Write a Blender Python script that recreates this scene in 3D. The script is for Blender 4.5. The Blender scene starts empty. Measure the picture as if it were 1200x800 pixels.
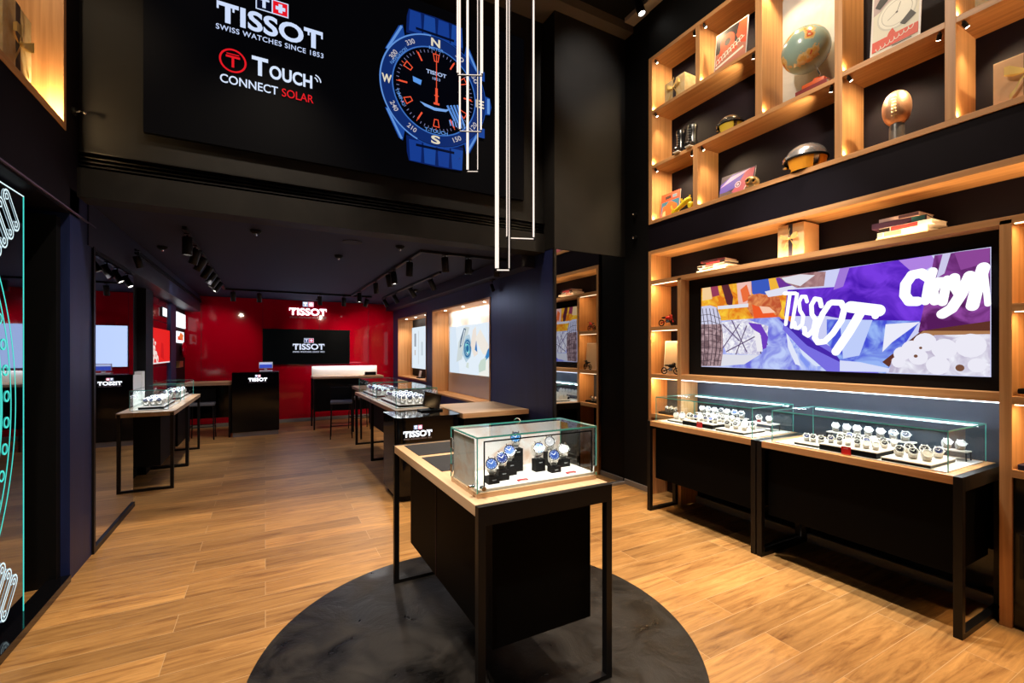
import bpy, bmesh, math, random
from mathutils import Vector, Matrix
R = math.radians
random.seed(7)
SC = bpy.context.scene
COL = SC.collection

# ---------------------------------------------------------------- camera, world, exposure, lights
FPX, EYE, HORIZON = 535.0, 1.6, 411.0
YAW = math.atan(289.0 / FPX)
cam = bpy.data.cameras.new('camera')
cam_o = bpy.data.objects.new('camera', cam); COL.objects.link(cam_o)
cam.sensor_width = 36.0; cam.sensor_fit = 'HORIZONTAL'
cam.lens = FPX / 1200.0 * 36.0
cam.shift_y = -(400.0 - HORIZON) / 1200.0 * 1.0
cam.shift_y = (HORIZON - 400.0) / 1200.0
cam.clip_start = 0.05
cam_o.location = (0, 0, EYE)
cam_o.rotation_euler = (R(90), 0, -YAW)
SC.camera = cam_o

w = bpy.data.worlds.new('world'); SC.world = w; w.use_nodes = True
w.node_tree.nodes['Background'].inputs[0].default_value = (0.55, 0.6, 0.8, 1)
w.node_tree.nodes['Background'].inputs[1].default_value = 0.02

SC.view_settings.view_transform = 'Standard'
SC.view_settings.look = 'None'
SC.view_settings.exposure = 0.0
SC.view_settings.gamma = 1.0
SC.view_settings.use_curve_mapping = False
SC.cycles.use_denoising = True
SC.cycles.max_bounces = 8
SC.cycles.transparent_max_bounces = 24
SC.cycles.sample_clamp_indirect = 4.0
SC.cycles.caustics_reflective = False
SC.cycles.caustics_refractive = False

def aim(o, d):
    o.rotation_euler = Vector(d).to_track_quat('-Z', 'Y').to_euler()
def spot(name, loc, target, power, angle=60, blend=0.5, col=(1, .86, .7), size=.04):
    l = bpy.data.lights.new(name, 'SPOT'); l.energy = power; l.color = col
    l.spot_size = R(angle); l.spot_blend = blend; l.shadow_soft_size = size
    o = bpy.data.objects.new(name, l); COL.objects.link(o); o.location = loc
    aim(o, Vector(target) - Vector(loc)); return o
def area(name, loc, d, sx, sy, power, col=(1, .75, .45), along=(0, 1, 0), spread=180):
    """sx is measured along the given direction"""
    l = bpy.data.lights.new(name, 'AREA'); l.shape = 'RECTANGLE'; l.size = sx; l.size_y = sy
    l.energy = power; l.color = col; l.spread = R(spread)
    o = bpy.data.objects.new(name, l); COL.objects.link(o); o.location = loc
    z = -Vector(d).normalized(); x = Vector(along); x = (x - z * x.dot(z)).normalized(); y = z.cross(x)
    o.rotation_euler = Matrix((x, y, z)).transposed().to_euler(); return o

WARM = (1, .83, .64)
COOL = (.62, .7, 1)
# spots high in the double height front room, some added as fill
for (x, y, tx, ty, p) in [(3.3, 3.3, 2.6, 3.2, 330), (3.3, 1.9, 2.4, 1.7, 330), (3.3, .6, 2.3, .5, 300),
                          (.2, 3.4, -.2, 4.2, 420), (.2, 1.6, 0, 2.2, 330), (2.2, 3.7, 2.2, 3.9, 260),
                          (-.9, 1.9, -.4, 3.0, 260)]:
    spot('front_room_spot', (x, y, 5.3), (tx, ty, 0), p * 1.3, 62, .8, WARM, .06)
spot('front_room_spot', (-.4, .8, 5.2), (.82, 2.0, 1.08), 760, 20, .8, (1, .93, .85), .05)  # unseen spot added to brighten the central showcase's left side
spot('front_room_spot', (1.2, 1.2, 5.3), (1.15, 2.1, .95), 240, 34, .7, (1, .93, .85), .05)
spot('front_room_spot', (3.0, 2.6, 5.3), (3.25, 4.19, 4.7), 150, 42, 1, (1, .93, .85), .05)
spot('front_room_spot', (2.5, 2.2, 5.3), (3.65, 2.25, .95), 1000, 36, .8, (1, .93, .85), .05)  # extra unseen spot added to whiten the watches on the wall counter
spot('front_room_spot', (-.3, 2.6, 5.3), (-1.0, 4.4, 4.6), 22, 50, 1, WARM, .05)
spot('front_room_spot', (1.3, 2.0, 5.3), (3.9, 2.3, 4.0), 330, 80, 1, WARM, .05)  # unseen front fill added for the faces of the oak shelving
# track spots of the low back room
for (x, y, tx, ty, tz, p, c) in [(-.67, 5.28, -.6, 5.6, 0, 75, WARM), (-.64, 6.9, -1.2, 7.2, .9, 60, (1, .95, .9)),
        (-.63, 7.9, -1.2, 8.4, .9, 60, (1, .95, .9)), (-.62, 8.42, -1.3, 8.8, .9, 50, (1, .98, .95)),
        (1.55, 6.27, 1.6, 5.9, .9, 60, (1, .95, .9)), (1.77, 8.87, 1.6, 7.4, .9, 60, (1, .95, .9)),
        (1.86, 9.9, 1.4, 10.9, 0.6, 55, WARM), (-.1, 9.72, -.4, 10.2, .9, 40, WARM),
        (1.28, 9.8, 1.2, 11.3, 1.6, 70, WARM), (-.52, 9.8, -.9, 11.3, 1.6, 62, WARM), (1.53, 9.7, 2.2, 11.3, 1.6, 110, WARM),
        (1.83, 5.1, 2.3, 5.3, .9, 30, WARM), (2.2, 6.6, 2.8, 4.9, 1.3, 18, COOL)]:
    spot('track_spot_light', (x, y, 2.48), (tx, ty, tz), p * .8, 70, .7, c, .03)
for x, y in ((-.2, 6.9), (1.1, 6.9), (.3, 9.0)):  # unseen cool fill added away from the tracks, tinting the room blue
    spot('cool_fill_light', (x, y, 2.6), (x + .1, y, 0), 26, 130, 1, (.5, .55, 1), .04)
spot('track_spot_light', (-.58, 7.3, 2.50), (-1.19, 8.4, 2.50), 60, 34, .6, (.92, .95, 1), .03)
area('blue_fill_panel', (.852, 11.33, 1.69), (0, -1, 0), 1.8, .79, 6.5, (.5, .62, 1), (1, 0, 0))  # blue panel lamp added before the black screen, mirrored like a lit one

# ---------------------------------------------------------------- materials
MATS = {}
def mat(name, col, rough=.5, metal=0, spec=.5, coat=0, emit=None, es=0, noise=None, bump=None, nscale=8, alpha=None):
    if name in MATS: return MATS[name]
    m = bpy.data.materials.new(name); m.use_nodes = True; MATS[name] = m
    nt = m.node_tree; b = nt.nodes['Principled BSDF']
    b.inputs['Base Color'].default_value = (*col, 1)
    b.inputs['Roughness'].default_value = rough
    b.inputs['Metallic'].default_value = metal
    b.inputs['Specular IOR Level'].default_value = spec
    b.inputs['Coat Weight'].default_value = coat
    if emit is not None:
        b.inputs['Emission Color'].default_value = (*emit, 1)
        b.inputs['Emission Strength'].default_value = es
    if noise or bump:
        tc = nt.nodes.new('ShaderNodeTexCoord'); n = nt.nodes.new('ShaderNodeTexNoise')
        n.inputs['Scale'].default_value = nscale; n.inputs['Detail'].default_value = 6
        n.inputs['Roughness'].default_value = .65
        nt.links.new(tc.outputs['Object'], n.inputs['Vector'])
        if noise:
            r = nt.nodes.new('ShaderNodeValToRGB')
            r.color_ramp.elements[0].position = .3; r.color_ramp.elements[1].position = .72
            r.color_ramp.elements[0].color = (*col, 1); r.color_ramp.elements[1].color = (*noise, 1)
            nt.links.new(n.outputs['Fac'], r.inputs[0]); nt.links.new(r.outputs[0], b.inputs['Base Color'])
        if bump:
            bp = nt.nodes.new('ShaderNodeBump'); bp.inputs['Strength'].default_value = bump
            bp.inputs['Distance'].default_value = .01
            nt.links.new(n.outputs['Fac'], bp.inputs['Height']); nt.links.new(bp.outputs[0], b.inputs['Normal'])
    return m

def wood(name, axis, c0, c1, rough=.45, fine=38):
    """long grain along the given axis, object coordinates"""
    m = bpy.data.materials.new(name); m.use_nodes = True; MATS[name] = m
    nt = m.node_tree; b = nt.nodes['Principled BSDF']; b.inputs['Roughness'].default_value = rough
    tc = nt.nodes.new('ShaderNodeTexCoord'); mp = nt.nodes.new('ShaderNodeMapping')
    s = [fine, fine, fine]; s['xyz'.index(axis)] = 1.1
    mp.inputs['Scale'].default_value = s
    n = nt.nodes.new('ShaderNodeTexNoise'); n.inputs['Scale'].default_value = 1.0; n.inputs['Detail'].default_value = 5
    n.inputs['Distortion'].default_value = .4
    r = nt.nodes.new('ShaderNodeValToRGB'); r.color_ramp.elements[0].position = .32; r.color_ramp.elements[1].position = .68
    r.color_ramp.elements[0].color = (*c0, 1); r.color_ramp.elements[1].color = (*c1, 1)
    nt.links.new(tc.outputs['Object'], mp.inputs[0]); nt.links.new(mp.outputs[0], n.inputs['Vector'])
    nt.links.new(n.outputs['Fac'], r.inputs[0]); nt.links.new(r.outputs[0], b.inputs['Base Color'])
    return m

OAK0, OAK1 = (.50, .235, .085), (.68, .36, .15)
oak = {a: wood('oak_veneer_' + a, a, OAK0, OAK1) for a in 'xyz'}
pale = {a: wood('pale_oak_' + a, a, (.55, .35, .19), (.70, .47, .28), .4) for a in 'xyz'}

def floor_mat():
    m = bpy.data.materials.new('oak_plank_floor'); m.use_nodes = True
    nt = m.node_tree; b = nt.nodes['Principled BSDF']; L = nt.links.new
    tc = nt.nodes.new('ShaderNodeTexCoord')
    br = nt.nodes.new('ShaderNodeTexBrick')
    br.offset = .37; br.offset_frequency = 2; br.squash = 1
    br.inputs['Scale'].default_value = 1; br.inputs['Brick Width'].default_value = 1.25
    br.inputs['Row Height'].default_value = .2; br.inputs['Mortar Size'].default_value = .0016
    br.inputs['Mortar Smooth'].default_value = .1
    br.inputs['Color1'].default_value = (0, 0, 0, 1); br.inputs['Color2'].default_value = (1, 1, 1, 1)
    br.inputs['Mortar'].default_value = (.5, .5, .5, 1)
    L(tc.outputs['Object'], br.inputs['Vector'])
    # shift the grain per plank
    sep = nt.nodes.new('ShaderNodeSeparateXYZ'); L(tc.outputs['Object'], sep.inputs[0])
    mul = nt.nodes.new('ShaderNodeMath'); mul.operation = 'MULTIPLY'; mul.inputs[1].default_value = 13.7
    L(br.outputs['Color'], mul.inputs[0])
    cmb = nt.nodes.new('ShaderNodeCombineXYZ')
    sx = nt.nodes.new('ShaderNodeMath'); sx.operation = 'MULTIPLY'; sx.inputs[1].default_value = 1.3
    sy = nt.nodes.new('ShaderNodeMath'); sy.operation = 'MULTIPLY'; sy.inputs[1].default_value = 13
    L(sep.outputs[0], sx.inputs[0]); L(sep.outputs[1], sy.inputs[0])
    L(sx.outputs[0], cmb.inputs[0]); L(sy.outputs[0], cmb.inputs[1]); L(mul.outputs[0], cmb.inputs[2])
    n = nt.nodes.new('ShaderNodeTexNoise'); n.inputs['Scale'].default_value = 1.6; n.inputs['Detail'].default_value = 8
    n.inputs['Roughness'].default_value = .68; n.inputs['Distortion'].default_value = .9
    L(cmb.outputs[0], n.inputs['Vector'])
    r = nt.nodes.new('ShaderNodeValToRGB'); e = r.color_ramp.elements
    e[0].position = .28; e[0].color = (.22, .085, .022, 1); e[1].position = .68; e[1].color = (.68, .36, .115, 1)
    k = r.color_ramp.elements.new(.47); k.color = (.48, .24, .072, 1)
    L(n.outputs['Fac'], r.inputs[0])
    tone = nt.nodes.new('ShaderNodeMapRange'); tone.inputs[3].default_value = .68; tone.inputs[4].default_value = 1.14
    L(br.outputs['Color'], tone.inputs[0])
    vm = nt.nodes.new('ShaderNodeVectorMath'); vm.operation = 'SCALE'
    L(r.outputs[0], vm.inputs[0]); L(tone.outputs[0], vm.inputs['Scale'])
    mx = nt.nodes.new('ShaderNodeMix'); mx.data_type = 'RGBA'
    L(br.outputs['Fac'], mx.inputs[0]); L(vm.outputs[0], mx.inputs[6]); mx.inputs[7].default_value = (.62, .40, .2, 1)
    L(mx.outputs[2], b.inputs['Base Color'])
    b.inputs['Roughness'].default_value = .42
    rr = nt.nodes.new('ShaderNodeMapRange'); rr.inputs[3].default_value = .34; rr.inputs[4].default_value = .52
    L(n.outputs['Fac'], rr.inputs[0]); L(rr.outputs[0], b.inputs['Roughness'])
    bp = nt.nodes.new('ShaderNodeBump'); bp.inputs['Strength'].default_value = .12; bp.inputs['Distance'].default_value = .004
    L(n.outputs['Fac'], bp.inputs['Height']); L(bp.outputs[0], b.inputs['Normal'])
    return m

def glass_mat(name='showcase_glass', tint=(.965, .992, .985), refl=.9):
    m = bpy.data.materials.new(name); m.use_nodes = True; nt = m.node_tree; nt.nodes.clear()
    o = nt.nodes.new('ShaderNodeOutputMaterial'); mx = nt.nodes.new('ShaderNodeMixShader')
    t = nt.nodes.new('ShaderNodeBsdfTransparent'); t.inputs[0].default_value = (*tint, 1)
    g = nt.nodes.new('ShaderNodeBsdfGlossy'); g.inputs['Roughness'].default_value = .01
    g.inputs[0].default_value = (refl, refl, refl, 1)
    f = nt.nodes.new('ShaderNodeFresnel'); f.inputs[0].default_value = 1.5
    L = nt.links.new
    ge = nt.nodes.new('ShaderNodeNewGeometry'); iv = nt.nodes.new('ShaderNodeMath'); iv.operation = 'SUBTRACT'; iv.inputs[0].default_value = 1
    mu = nt.nodes.new('ShaderNodeMath'); mu.operation = 'MULTIPLY'
    L(ge.outputs['Backfacing'], iv.inputs[1]); L(iv.outputs[0], mu.inputs[0]); L(f.outputs[0], mu.inputs[1])
    L(mu.outputs[0], mx.inputs[0]); L(t.outputs[0], mx.inputs[1]); L(g.outputs[0], mx.inputs[2]); L(mx.outputs[0], o.inputs[0])
    return m

def concrete(name, c0, c1, rough0=.3, rough1=.6, scale=2.2, spec=.5, bump=.25):
    m = bpy.data.materials.new(name); m.use_nodes = True; nt = m.node_tree; b = nt.nodes['Principled BSDF']; L = nt.links.new; b.inputs['Specular IOR Level'].default_value = spec
    tc = nt.nodes.new('ShaderNodeTexCoord'); n = nt.nodes.new('ShaderNodeTexNoise')
    n.inputs['Scale'].default_value = scale; n.inputs['Detail'].default_value = 9; n.inputs['Roughness'].default_value = .62
    n.inputs['Distortion'].default_value = .6
    L(tc.outputs['Object'], n.inputs['Vector'])
    r = nt.nodes.new('ShaderNodeValToRGB'); r.color_ramp.elements[0].position = .35; r.color_ramp.elements[1].position = .75
    r.color_ramp.elements[0].color = (*c0, 1); r.color_ramp.elements[1].color = (*c1, 1)
    L(n.outputs['Fac'], r.inputs[0]); L(r.outputs[0], b.inputs['Base Color'])
    q = nt.nodes.new('ShaderNodeMapRange'); q.inputs[1].default_value = .3; q.inputs[2].default_value = .7
    q.inputs[3].default_value = rough0; q.inputs[4].default_value = rough1
    L(n.outputs['Fac'], q.inputs[0]); L(q.outputs[0], b.inputs['Roughness'])
    bp = nt.nodes.new('ShaderNodeBump'); bp.inputs['Strength'].default_value = bump; bp.inputs['Distance'].default_value = .01
    L(n.outputs['Fac'], bp.inputs['Height']); L(bp.outputs[0], b.inputs['Normal'])
    return m

M_floor = floor_mat()
M_disc = concrete('dark_resin', (.002, .0018, .0017), (.030, .025, .021), .2, .6, 3.8, .35, 1.0)
M_plaster = concrete('charcoal_plaster', (.010, .0092, .0086), (.019, .0175, .016), .55, .7, 1.6, .15)
M_greywall = concrete('grey_plaster', (.38, .38, .38), (.55, .55, .54), .6, .8, 3)
M_black = mat('matt_black_paint', (.004, .004, .0045), .6, 0, .15)
M_plum = mat('plum_black_laminate', (.004, .0022, .005), .6, 0, .12, noise=(.006, .0034, .008), nscale=3)
M_ceil = mat('charcoal_ceiling_paint', (.017, .021, .052), .8, 0, .2)
M_navy = wood('navy_stained_veneer', 'z', (.006, .013, .075), (.011, .020, .105), .5, 14)
M_navy_y = wood('navy_stained_beam', 'y', (.014, .017, .045), (.022, .026, .06), .42, 14)
M_metal = mat('black_powder_coated_steel', (.007, .006, .006), .42, .1, .3)
M_gloss = mat('gloss_black_glass', (.003, .003, .004), .08, 0, .35)
M_red = mat('red_back_painted_glass', (.42, .0, .013), .07, 0, .3, .15)
M_redtile = mat('dark_red_tile', (.12, .002, .008), .12, 0, .4, .4)
M_seam = mat('dark_seam', (.02, .0, .002), .6)
M_mirror = mat('mirror_silver', (.62, .63, .66), .015, 1)
M_darkmirror = mat('smoked_mirror_glass', (.30, .34, .38), .03, 1)
M_glass = glass_mat()
M_gedge = mat('green_glass_edge', (.10, .50, .42), .15, 0, .5, 1)  # glass green, made bright to stand for light carried through the panes
M_white = mat('white_laminate', (.8, .78, .76), .4)
M_cream = mat('cream_leatherette', (.78, .72, .66), .5)
M_skirt = mat('grey_skirting', (.28, .26, .25), .5)
M_grey = mat('grey_fabric', (.12, .12, .13), .8)
M_steel = mat('brushed_steel', (.7, .7, .7), .25, 1)
M_brace = mat('pale_steel_bracelet', (.80, .79, .78), .35, .45)
M_chrome = mat('polished_chrome', (.85, .85, .86), .12, 1)
M_gold = mat('satin_gold', (.85, .6, .25), .3, .9)
M_bronze = mat('copper_bronze', (.75, .42, .26), .38, .75, bump=.3, nscale=60)
M_inlay = mat('dark_leather_pad', (.018, .018, .02), .6, bump=.2, nscale=90)
def emat(name, col, s=1.0):
    if name in MATS: return MATS[name]
    m = bpy.data.materials.new(name); m.use_nodes = True; MATS[name] = m
    b = m.node_tree.nodes['Principled BSDF']
    b.inputs['Base Color'].default_value = (0, 0, 0, 1); b.inputs['Roughness'].default_value = .5; b.inputs['Specular IOR Level'].default_value = .04
    b.inputs['Emission Color'].default_value = (*col, 1); b.inputs['Emission Strength'].default_value = s
    return m
E_led = emat('warm_led_strip', (1, .72, .42), 5)
E_ledw = emat('white_led_tube', (.82, .95, 1), 5)
E_pend = emat('pendant_led', (1, .84, .72), 1.25)
E_lamp = emat('lit_lamp_lens', (1, .93, .82), 14)
E_white = emat('lit_white', (.93, .96, 1), 1.3)
E_sign = emat('lit_sign_white', (.9, .93, 1), 2.2)
E_teal = emat('teal_edge_light', (.08, .85, .72), 1.0)
E_tealw = emat('pale_edge_light', (.75, .95, 1), 1.1)
def srgb(r, g, b):
    return tuple((c / 255 / 12.92 if c / 255 <= .04045 else ((c / 255 + .055) / 1.055) ** 2.4) for c in (r, g, b))
def scr(r, g, b, s=1.0):      # a lit pixel colour of a screen or light box
    return emat('screen_%d_%d_%d' % (r, g, b) + ('' if s == 1 else '_%d' % (s * 100)), srgb(r, g, b), s)
def ink(r, g, b, rough=.5):   # a printed or painted colour
    return mat('ink_%d_%d_%d' % (r, g, b), srgb(r, g, b), rough)

# ---------------------------------------------------------------- mesh building helpers
def tagit(o, label=None, cat=None, group=None, kind=None):
    if label: o['label'] = label
    if cat: o['category'] = cat
    if group: o['group'] = group
    if kind: o['kind'] = kind
    return o
def thing(name, label, cat, loc=(0, 0, 0), group=None):
    o = bpy.data.objects.new(name, None); COL.objects.link(o); o.location = loc
    o.empty_display_size = .1
    return tagit(o, label, cat, group)
def wloc(o):
    v = Vector((0, 0, 0))
    while o: v += o.location; o = o.parent
    return v
def dup(root, loc=None, rotz=None, label=None, group=None):
    def cp(o, par):
        c = o.copy(); COL.objects.link(c)
        if par is not None: c.parent = par
        for ch in [x for x in o.children]: cp(ch, c)
        return c
    r = cp(root, None)
    if loc is not None: r.location = loc
    if rotz is not None: r.rotation_euler = (0, 0, rotz)
    if label: r['label'] = label
    if group: r['group'] = group
    return r

_txt = {}
def text_geo(s, bold=0.0, space=1.0):
    key = (s, bold, space)
    if key in _txt: return _txt[key]
    cu = bpy.data.curves.new('lettering', 'FONT'); cu.body = s; cu.offset = bold; cu.space_character = space
    cu.resolution_u = 4; cu.fill_mode = 'FRONT'; cu.extrude = 0
    o = bpy.data.objects.new('lettering', cu); COL.objects.link(o)
    bpy.context.view_layer.update()
    me = bpy.data.meshes.new_from_object(o.evaluated_get(bpy.context.evaluated_depsgraph_get()))
    vs = [(v.co.x, v.co.y) for v in me.vertices]; fs = [list(p.vertices) for p in me.polygons]
    bpy.data.objects.remove(o); bpy.data.curves.remove(cu); bpy.data.meshes.remove(me)
    x0 = min(v[0] for v in vs); x1 = max(v[0] for v in vs)
    _txt[key] = (vs, fs, x0, x1)
    return _txt[key]
CAP = .69

class MB:
    def __init__(s, m=None): s.bm = bmesh.new(); s.ms = []; s.i = 0; s.m(m) if m else None
    def m(s, mt):
        if mt not in s.ms: s.ms.append(mt)
        s.i = s.ms.index(mt); return s
    def _f(s, vs, smooth=False):
        try: f = s.bm.faces.new(vs)
        except ValueError: return None
        f.material_index = s.i; f.smooth = smooth; return f
    def box(s, x0, x1, y0, y1, z0, z1, bev=0, rot=None, pivot=None):
        if x0 > x1: x0, x1 = x1, x0
        if y0 > y1: y0, y1 = y1, y0
        if z0 > z1: z0, z1 = z1, z0
        vs = [s.bm.verts.new((x, y, z)) for x in (x0, x1) for y in (y0, y1) for z in (z0, z1)]
        fs = [s._f([vs[k] for k in q]) for q in ((0, 1, 3, 2), (4, 6, 7, 5), (0, 4, 5, 1), (2, 3, 7, 6), (0, 2, 6, 4), (1, 5, 7, 3))]
        if rot is not None:
            p = Vector(pivot if pivot is not None else ((x0 + x1) / 2, (y0 + y1) / 2, (z0 + z1) / 2))
            for v in vs: v.co = p + rot @ (v.co - p)
        if bev > 0:
            es = list({e for f in fs for e in f.edges})
            mi = s.i
            rr = bmesh.ops.bevel(s.bm, geom=es, offset=bev, segments=2, affect='EDGES', profile=.6)
            for f in rr['faces']: f.material_index = mi
        return s
    def ring_pts(s, c, ax, r, n, ph=0):
        ax = Vector(ax).normalized(); t = Vector((0, 0, 1)) if abs(ax.z) < .9 else Vector((1, 0, 0))
        u = ax.cross(t).normalized(); v = ax.cross(u)
        return [s.bm.verts.new(Vector(c) + (u * math.cos(ph + 2 * math.pi * k / n) + v * math.sin(ph + 2 * math.pi * k / n)) * r) for k in range(n)]
    def cyl(s, p0, p1, r0, r1=None, n=20, cap=True):
        r1 = r0 if r1 is None else r1; ax = Vector(p1) - Vector(p0)
        a = s.ring_pts(p0, ax, r0, n); b = s.ring_pts(p1, ax, r1, n)
        for k in range(n): s._f([a[k], a[(k + 1) % n], b[(k + 1) % n], b[k]], True)
        if cap: s._f(a[::-1]); s._f(b)
        return s
    def lathe(s, prof, c=(0, 0, 0), ax=(0, 0, 1), n=24, sx=1, sy=1):
        """prof: (radius, height) pairs along ax"""
        ax = Vector(ax).normalized(); t = Vector((0, 0, 1)) if abs(ax.z) < .9 else Vector((1, 0, 0))
        u = ax.cross(t).normalized(); v = ax.cross(u); rings = []
        for r, h in prof:
            if r < 1e-6: rings.append([s.bm.verts.new(Vector(c) + ax * h)])
            else: rings.append([s.bm.verts.new(Vector(c) + ax * h + (u * math.cos(2 * math.pi * k / n) * sx + v * math.sin(2 * math.pi * k / n) * sy) * r) for k in range(n)])
        for a, b in zip(rings, rings[1:]):
            if len(a) == 1 and len(b) == 1: continue
            for k in range(n):
                k2 = (k + 1) % n
                if len(a) == 1: s._f([a[0], b[k2], b[k]], True)
                elif len(b) == 1: s._f([a[k], a[k2], b[0]], True)
                else: s._f([a[k], a[k2], b[k2], b[k]], True)
        return s
    def tube(s, pts, r, n=8, closed=False, flat=None):
        pts = [Vector(p) for p in pts]; N = len(pts); rings = []
        for i, p in enumerate(pts):
            a = pts[(i - 1) % N] if (closed or i > 0) else p; b = pts[(i + 1) % N] if (closed or i < N - 1) else p
            rings.append(s.ring_pts(p, b - a, r if not callable(r) else r(i / max(1, N - 1)), n))
        rng = range(N if closed else N - 1)
        for i in rng:
            A, B = rings[i], rings[(i + 1) % N]
            for k in range(n): s._f([A[k], A[(k + 1) % n], B[(k + 1) % n], B[k]], True)
        if not closed: s._f(rings[0][::-1]); s._f(rings[-1])
        return s
    def prism(s, pts, O, U, V, t):
        """outline pts (u,v) in the plane O,U,V given the thickness t along U x V"""
        O, U, V = Vector(O), Vector(U), Vector(V); N = U.cross(V).normalized()
        a = [s.bm.verts.new(O + U * p[0] + V * p[1]) for p in pts]
        b = [s.bm.verts.new(O + U * p[0] + V * p[1] + N * t) for p in pts]
        s._f(a[::-1]); s._f(b); n = len(pts)
        for k in range(n): s._f([a[k], a[(k + 1) % n], b[(k + 1) % n], b[k]])
        return s
    def ball(s, c, rx, ry=None, rz=None, n=20, m_=12, rot=None):
        ry = rx if ry is None else ry; rz = rx if rz is None else rz
        c = Vector(c); rings = []
        for j in range(m_ + 1):
            th = math.pi * j / m_
            if j in (0, m_): L = [Vector((0, 0, rz * math.cos(th)))]
            else: L = [Vector((rx * math.sin(th) * math.cos(2 * math.pi * k / n), ry * math.sin(th) * math.sin(2 * math.pi * k / n), rz * math.cos(th))) for k in range(n)]
            if rot is not None: L = [rot @ q for q in L]
            rings.append([s.bm.verts.new(c + q) for q in L])
        for a, b in zip(rings, rings[1:]):
            for k in range(n):
                k2 = (k + 1) % n
                if len(a) == 1: s._f([a[0], b[k], b[k2]], True)
                elif len(b) == 1: s._f([a[k2], a[k], b[0]], True)
                else: s._f([a[k], b[k], b[k2], a[k2]], True)
        return s
    def text(s, string, O, U, V, h, w=None, bold=.0, space=1.0, align='l', t=0, shear=0):
        vs, fs, x0, x1 = text_geo(string, bold, space); O, U, V = Vector(O), Vector(U), Vector(V); N = U.cross(V).normalized()
        ky = h / CAP; kx = ky if w is None else w / (x1 - x0)
        off = {'l': 0, 'c': -.5, 'r': -1}[align] * (x1 - x0) * kx
        def P(x, y, d): return O + U * ((x - x0) * kx + off + shear * y * ky) + V * (y * ky) + N * d
        top = [s.bm.verts.new(P(x, y, t)) for x, y in vs]
        edge = {}
        for f in fs:
            s._f([top[k] for k in f])
            if t:
                for a, b in zip(f, f[1:] + f[:1]): edge[(a, b)] = 1
        if t:
            bot = [s.bm.verts.new(P(x, y, 0)) for x, y in vs]
            for (a, b) in edge:
                if (b, a) not in edge: s._f([top[b], top[a], bot[a], bot[b]])
        return s
    def build(s, name, parent=None, origin=None, rc=True):
        bm = s.bm
        if rc: bmesh.ops.recalc_face_normals(bm, faces=bm.faces)
        if parent is not None: org = wloc(parent)
        elif origin is not None: org = Vector(origin)
        else:
            xs = [v.co.x for v in bm.verts]; ys = [v.co.y for v in bm.verts]; zs = [v.co.z for v in bm.verts]
            org = Vector(((min(xs) + max(xs)) / 2, (min(ys) + max(ys)) / 2, min(zs)))
        bmesh.ops.translate(bm, verts=bm.verts, vec=-org)
        me = bpy.data.meshes.new(name); bm.to_mesh(me); bm.free()
        for mt in s.ms: me.materials.append(mt)
        if any(p.use_smooth for p in me.polygons): me.set_sharp_from_angle(angle=R(38))
        o = bpy.data.objects.new(name, me); COL.objects.link(o)
        if parent is not None: o.parent = parent
        else: o.location = org
        return o

class Pic(MB):
    """a flat printed or lit picture: every shape lies a hair above the one before"""
    def __init__(s, O, U, V, step=.00025):
        super().__init__(); s.O, s.U, s.V = Vector(O), Vector(U), Vector(V); s.N = s.U.cross(s.V).normalized(); s.d = 0; s.st = step
    def L(s): s.d += s.st; return s
    def P(s, u, v): return s.O + s.U * u + s.V * v + s.N * s.d
    def poly(s, pts, mt):
        s.m(mt).L(); vs = [s.bm.verts.new(s.P(*p)) for p in pts]
        f = s._f(vs)
        if f and len(pts) > 4: bmesh.ops.triangulate(s.bm, faces=[f])
        return s
    def rect(s, u0, v0, u1, v1, mt): return s.poly([(u0, v0), (u1, v0), (u1, v1), (u0, v1)], mt)
    def disc(s, u, v, r, mt, rv=None, n=28):
        rv = rv or r
        return s.poly([(u + r * math.cos(2 * math.pi * k / n), v + rv * math.sin(2 * math.pi * k / n)) for k in range(n)], mt)
    def ring(s, u, v, r0, r1, mt, n=48, a0=0, a1=360, asp=1):
        s.m(mt).L(); c = []
        full = abs(a1 - a0) >= 360
        for k in range(n + (0 if full else 1)):
            a = R(a0 + (a1 - a0) * k / n)
            c.append((s.bm.verts.new(s.P(u + r0 * math.cos(a) * asp, v + r0 * math.sin(a))), s.bm.verts.new(s.P(u + r1 * math.cos(a) * asp, v + r1 * math.sin(a)))))
        for k in range(n):
            a, b = c[k], c[(k + 1) % len(c)]; s._f([a[0], a[1], b[1], b[0]])
        return s
    def line(s, pts, w_, mt, closed=False, cap=1):
        s.m(mt).L(); pts = [Vector(p) for p in pts]
        if closed: pts = pts + [pts[0]]
        for a, b in zip(pts, pts[1:]):
            d = (b - a)
            if d.length < 1e-9: continue
            d.normalize(); q = Vector((-d.y, d.x)) * w_ / 2; e = d * w_ / 2 * cap
            s._f([s.bm.verts.new(s.P(*(p))) for p in (a - e - q, b + e - q, b + e + q, a - e + q)])
        return s
    def word(s, string, u, v, h, mt, w=None, bold=.012, align='l', space=1.0, ang=0, shear=0):
        s.m(mt).L(); c, sn = math.cos(ang), math.sin(ang)
        s.text(string, s.P(u, v), s.U * c + s.V * sn, s.V * c - s.U * sn, h, w, bold, space, align, 0, shear); return s

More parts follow.
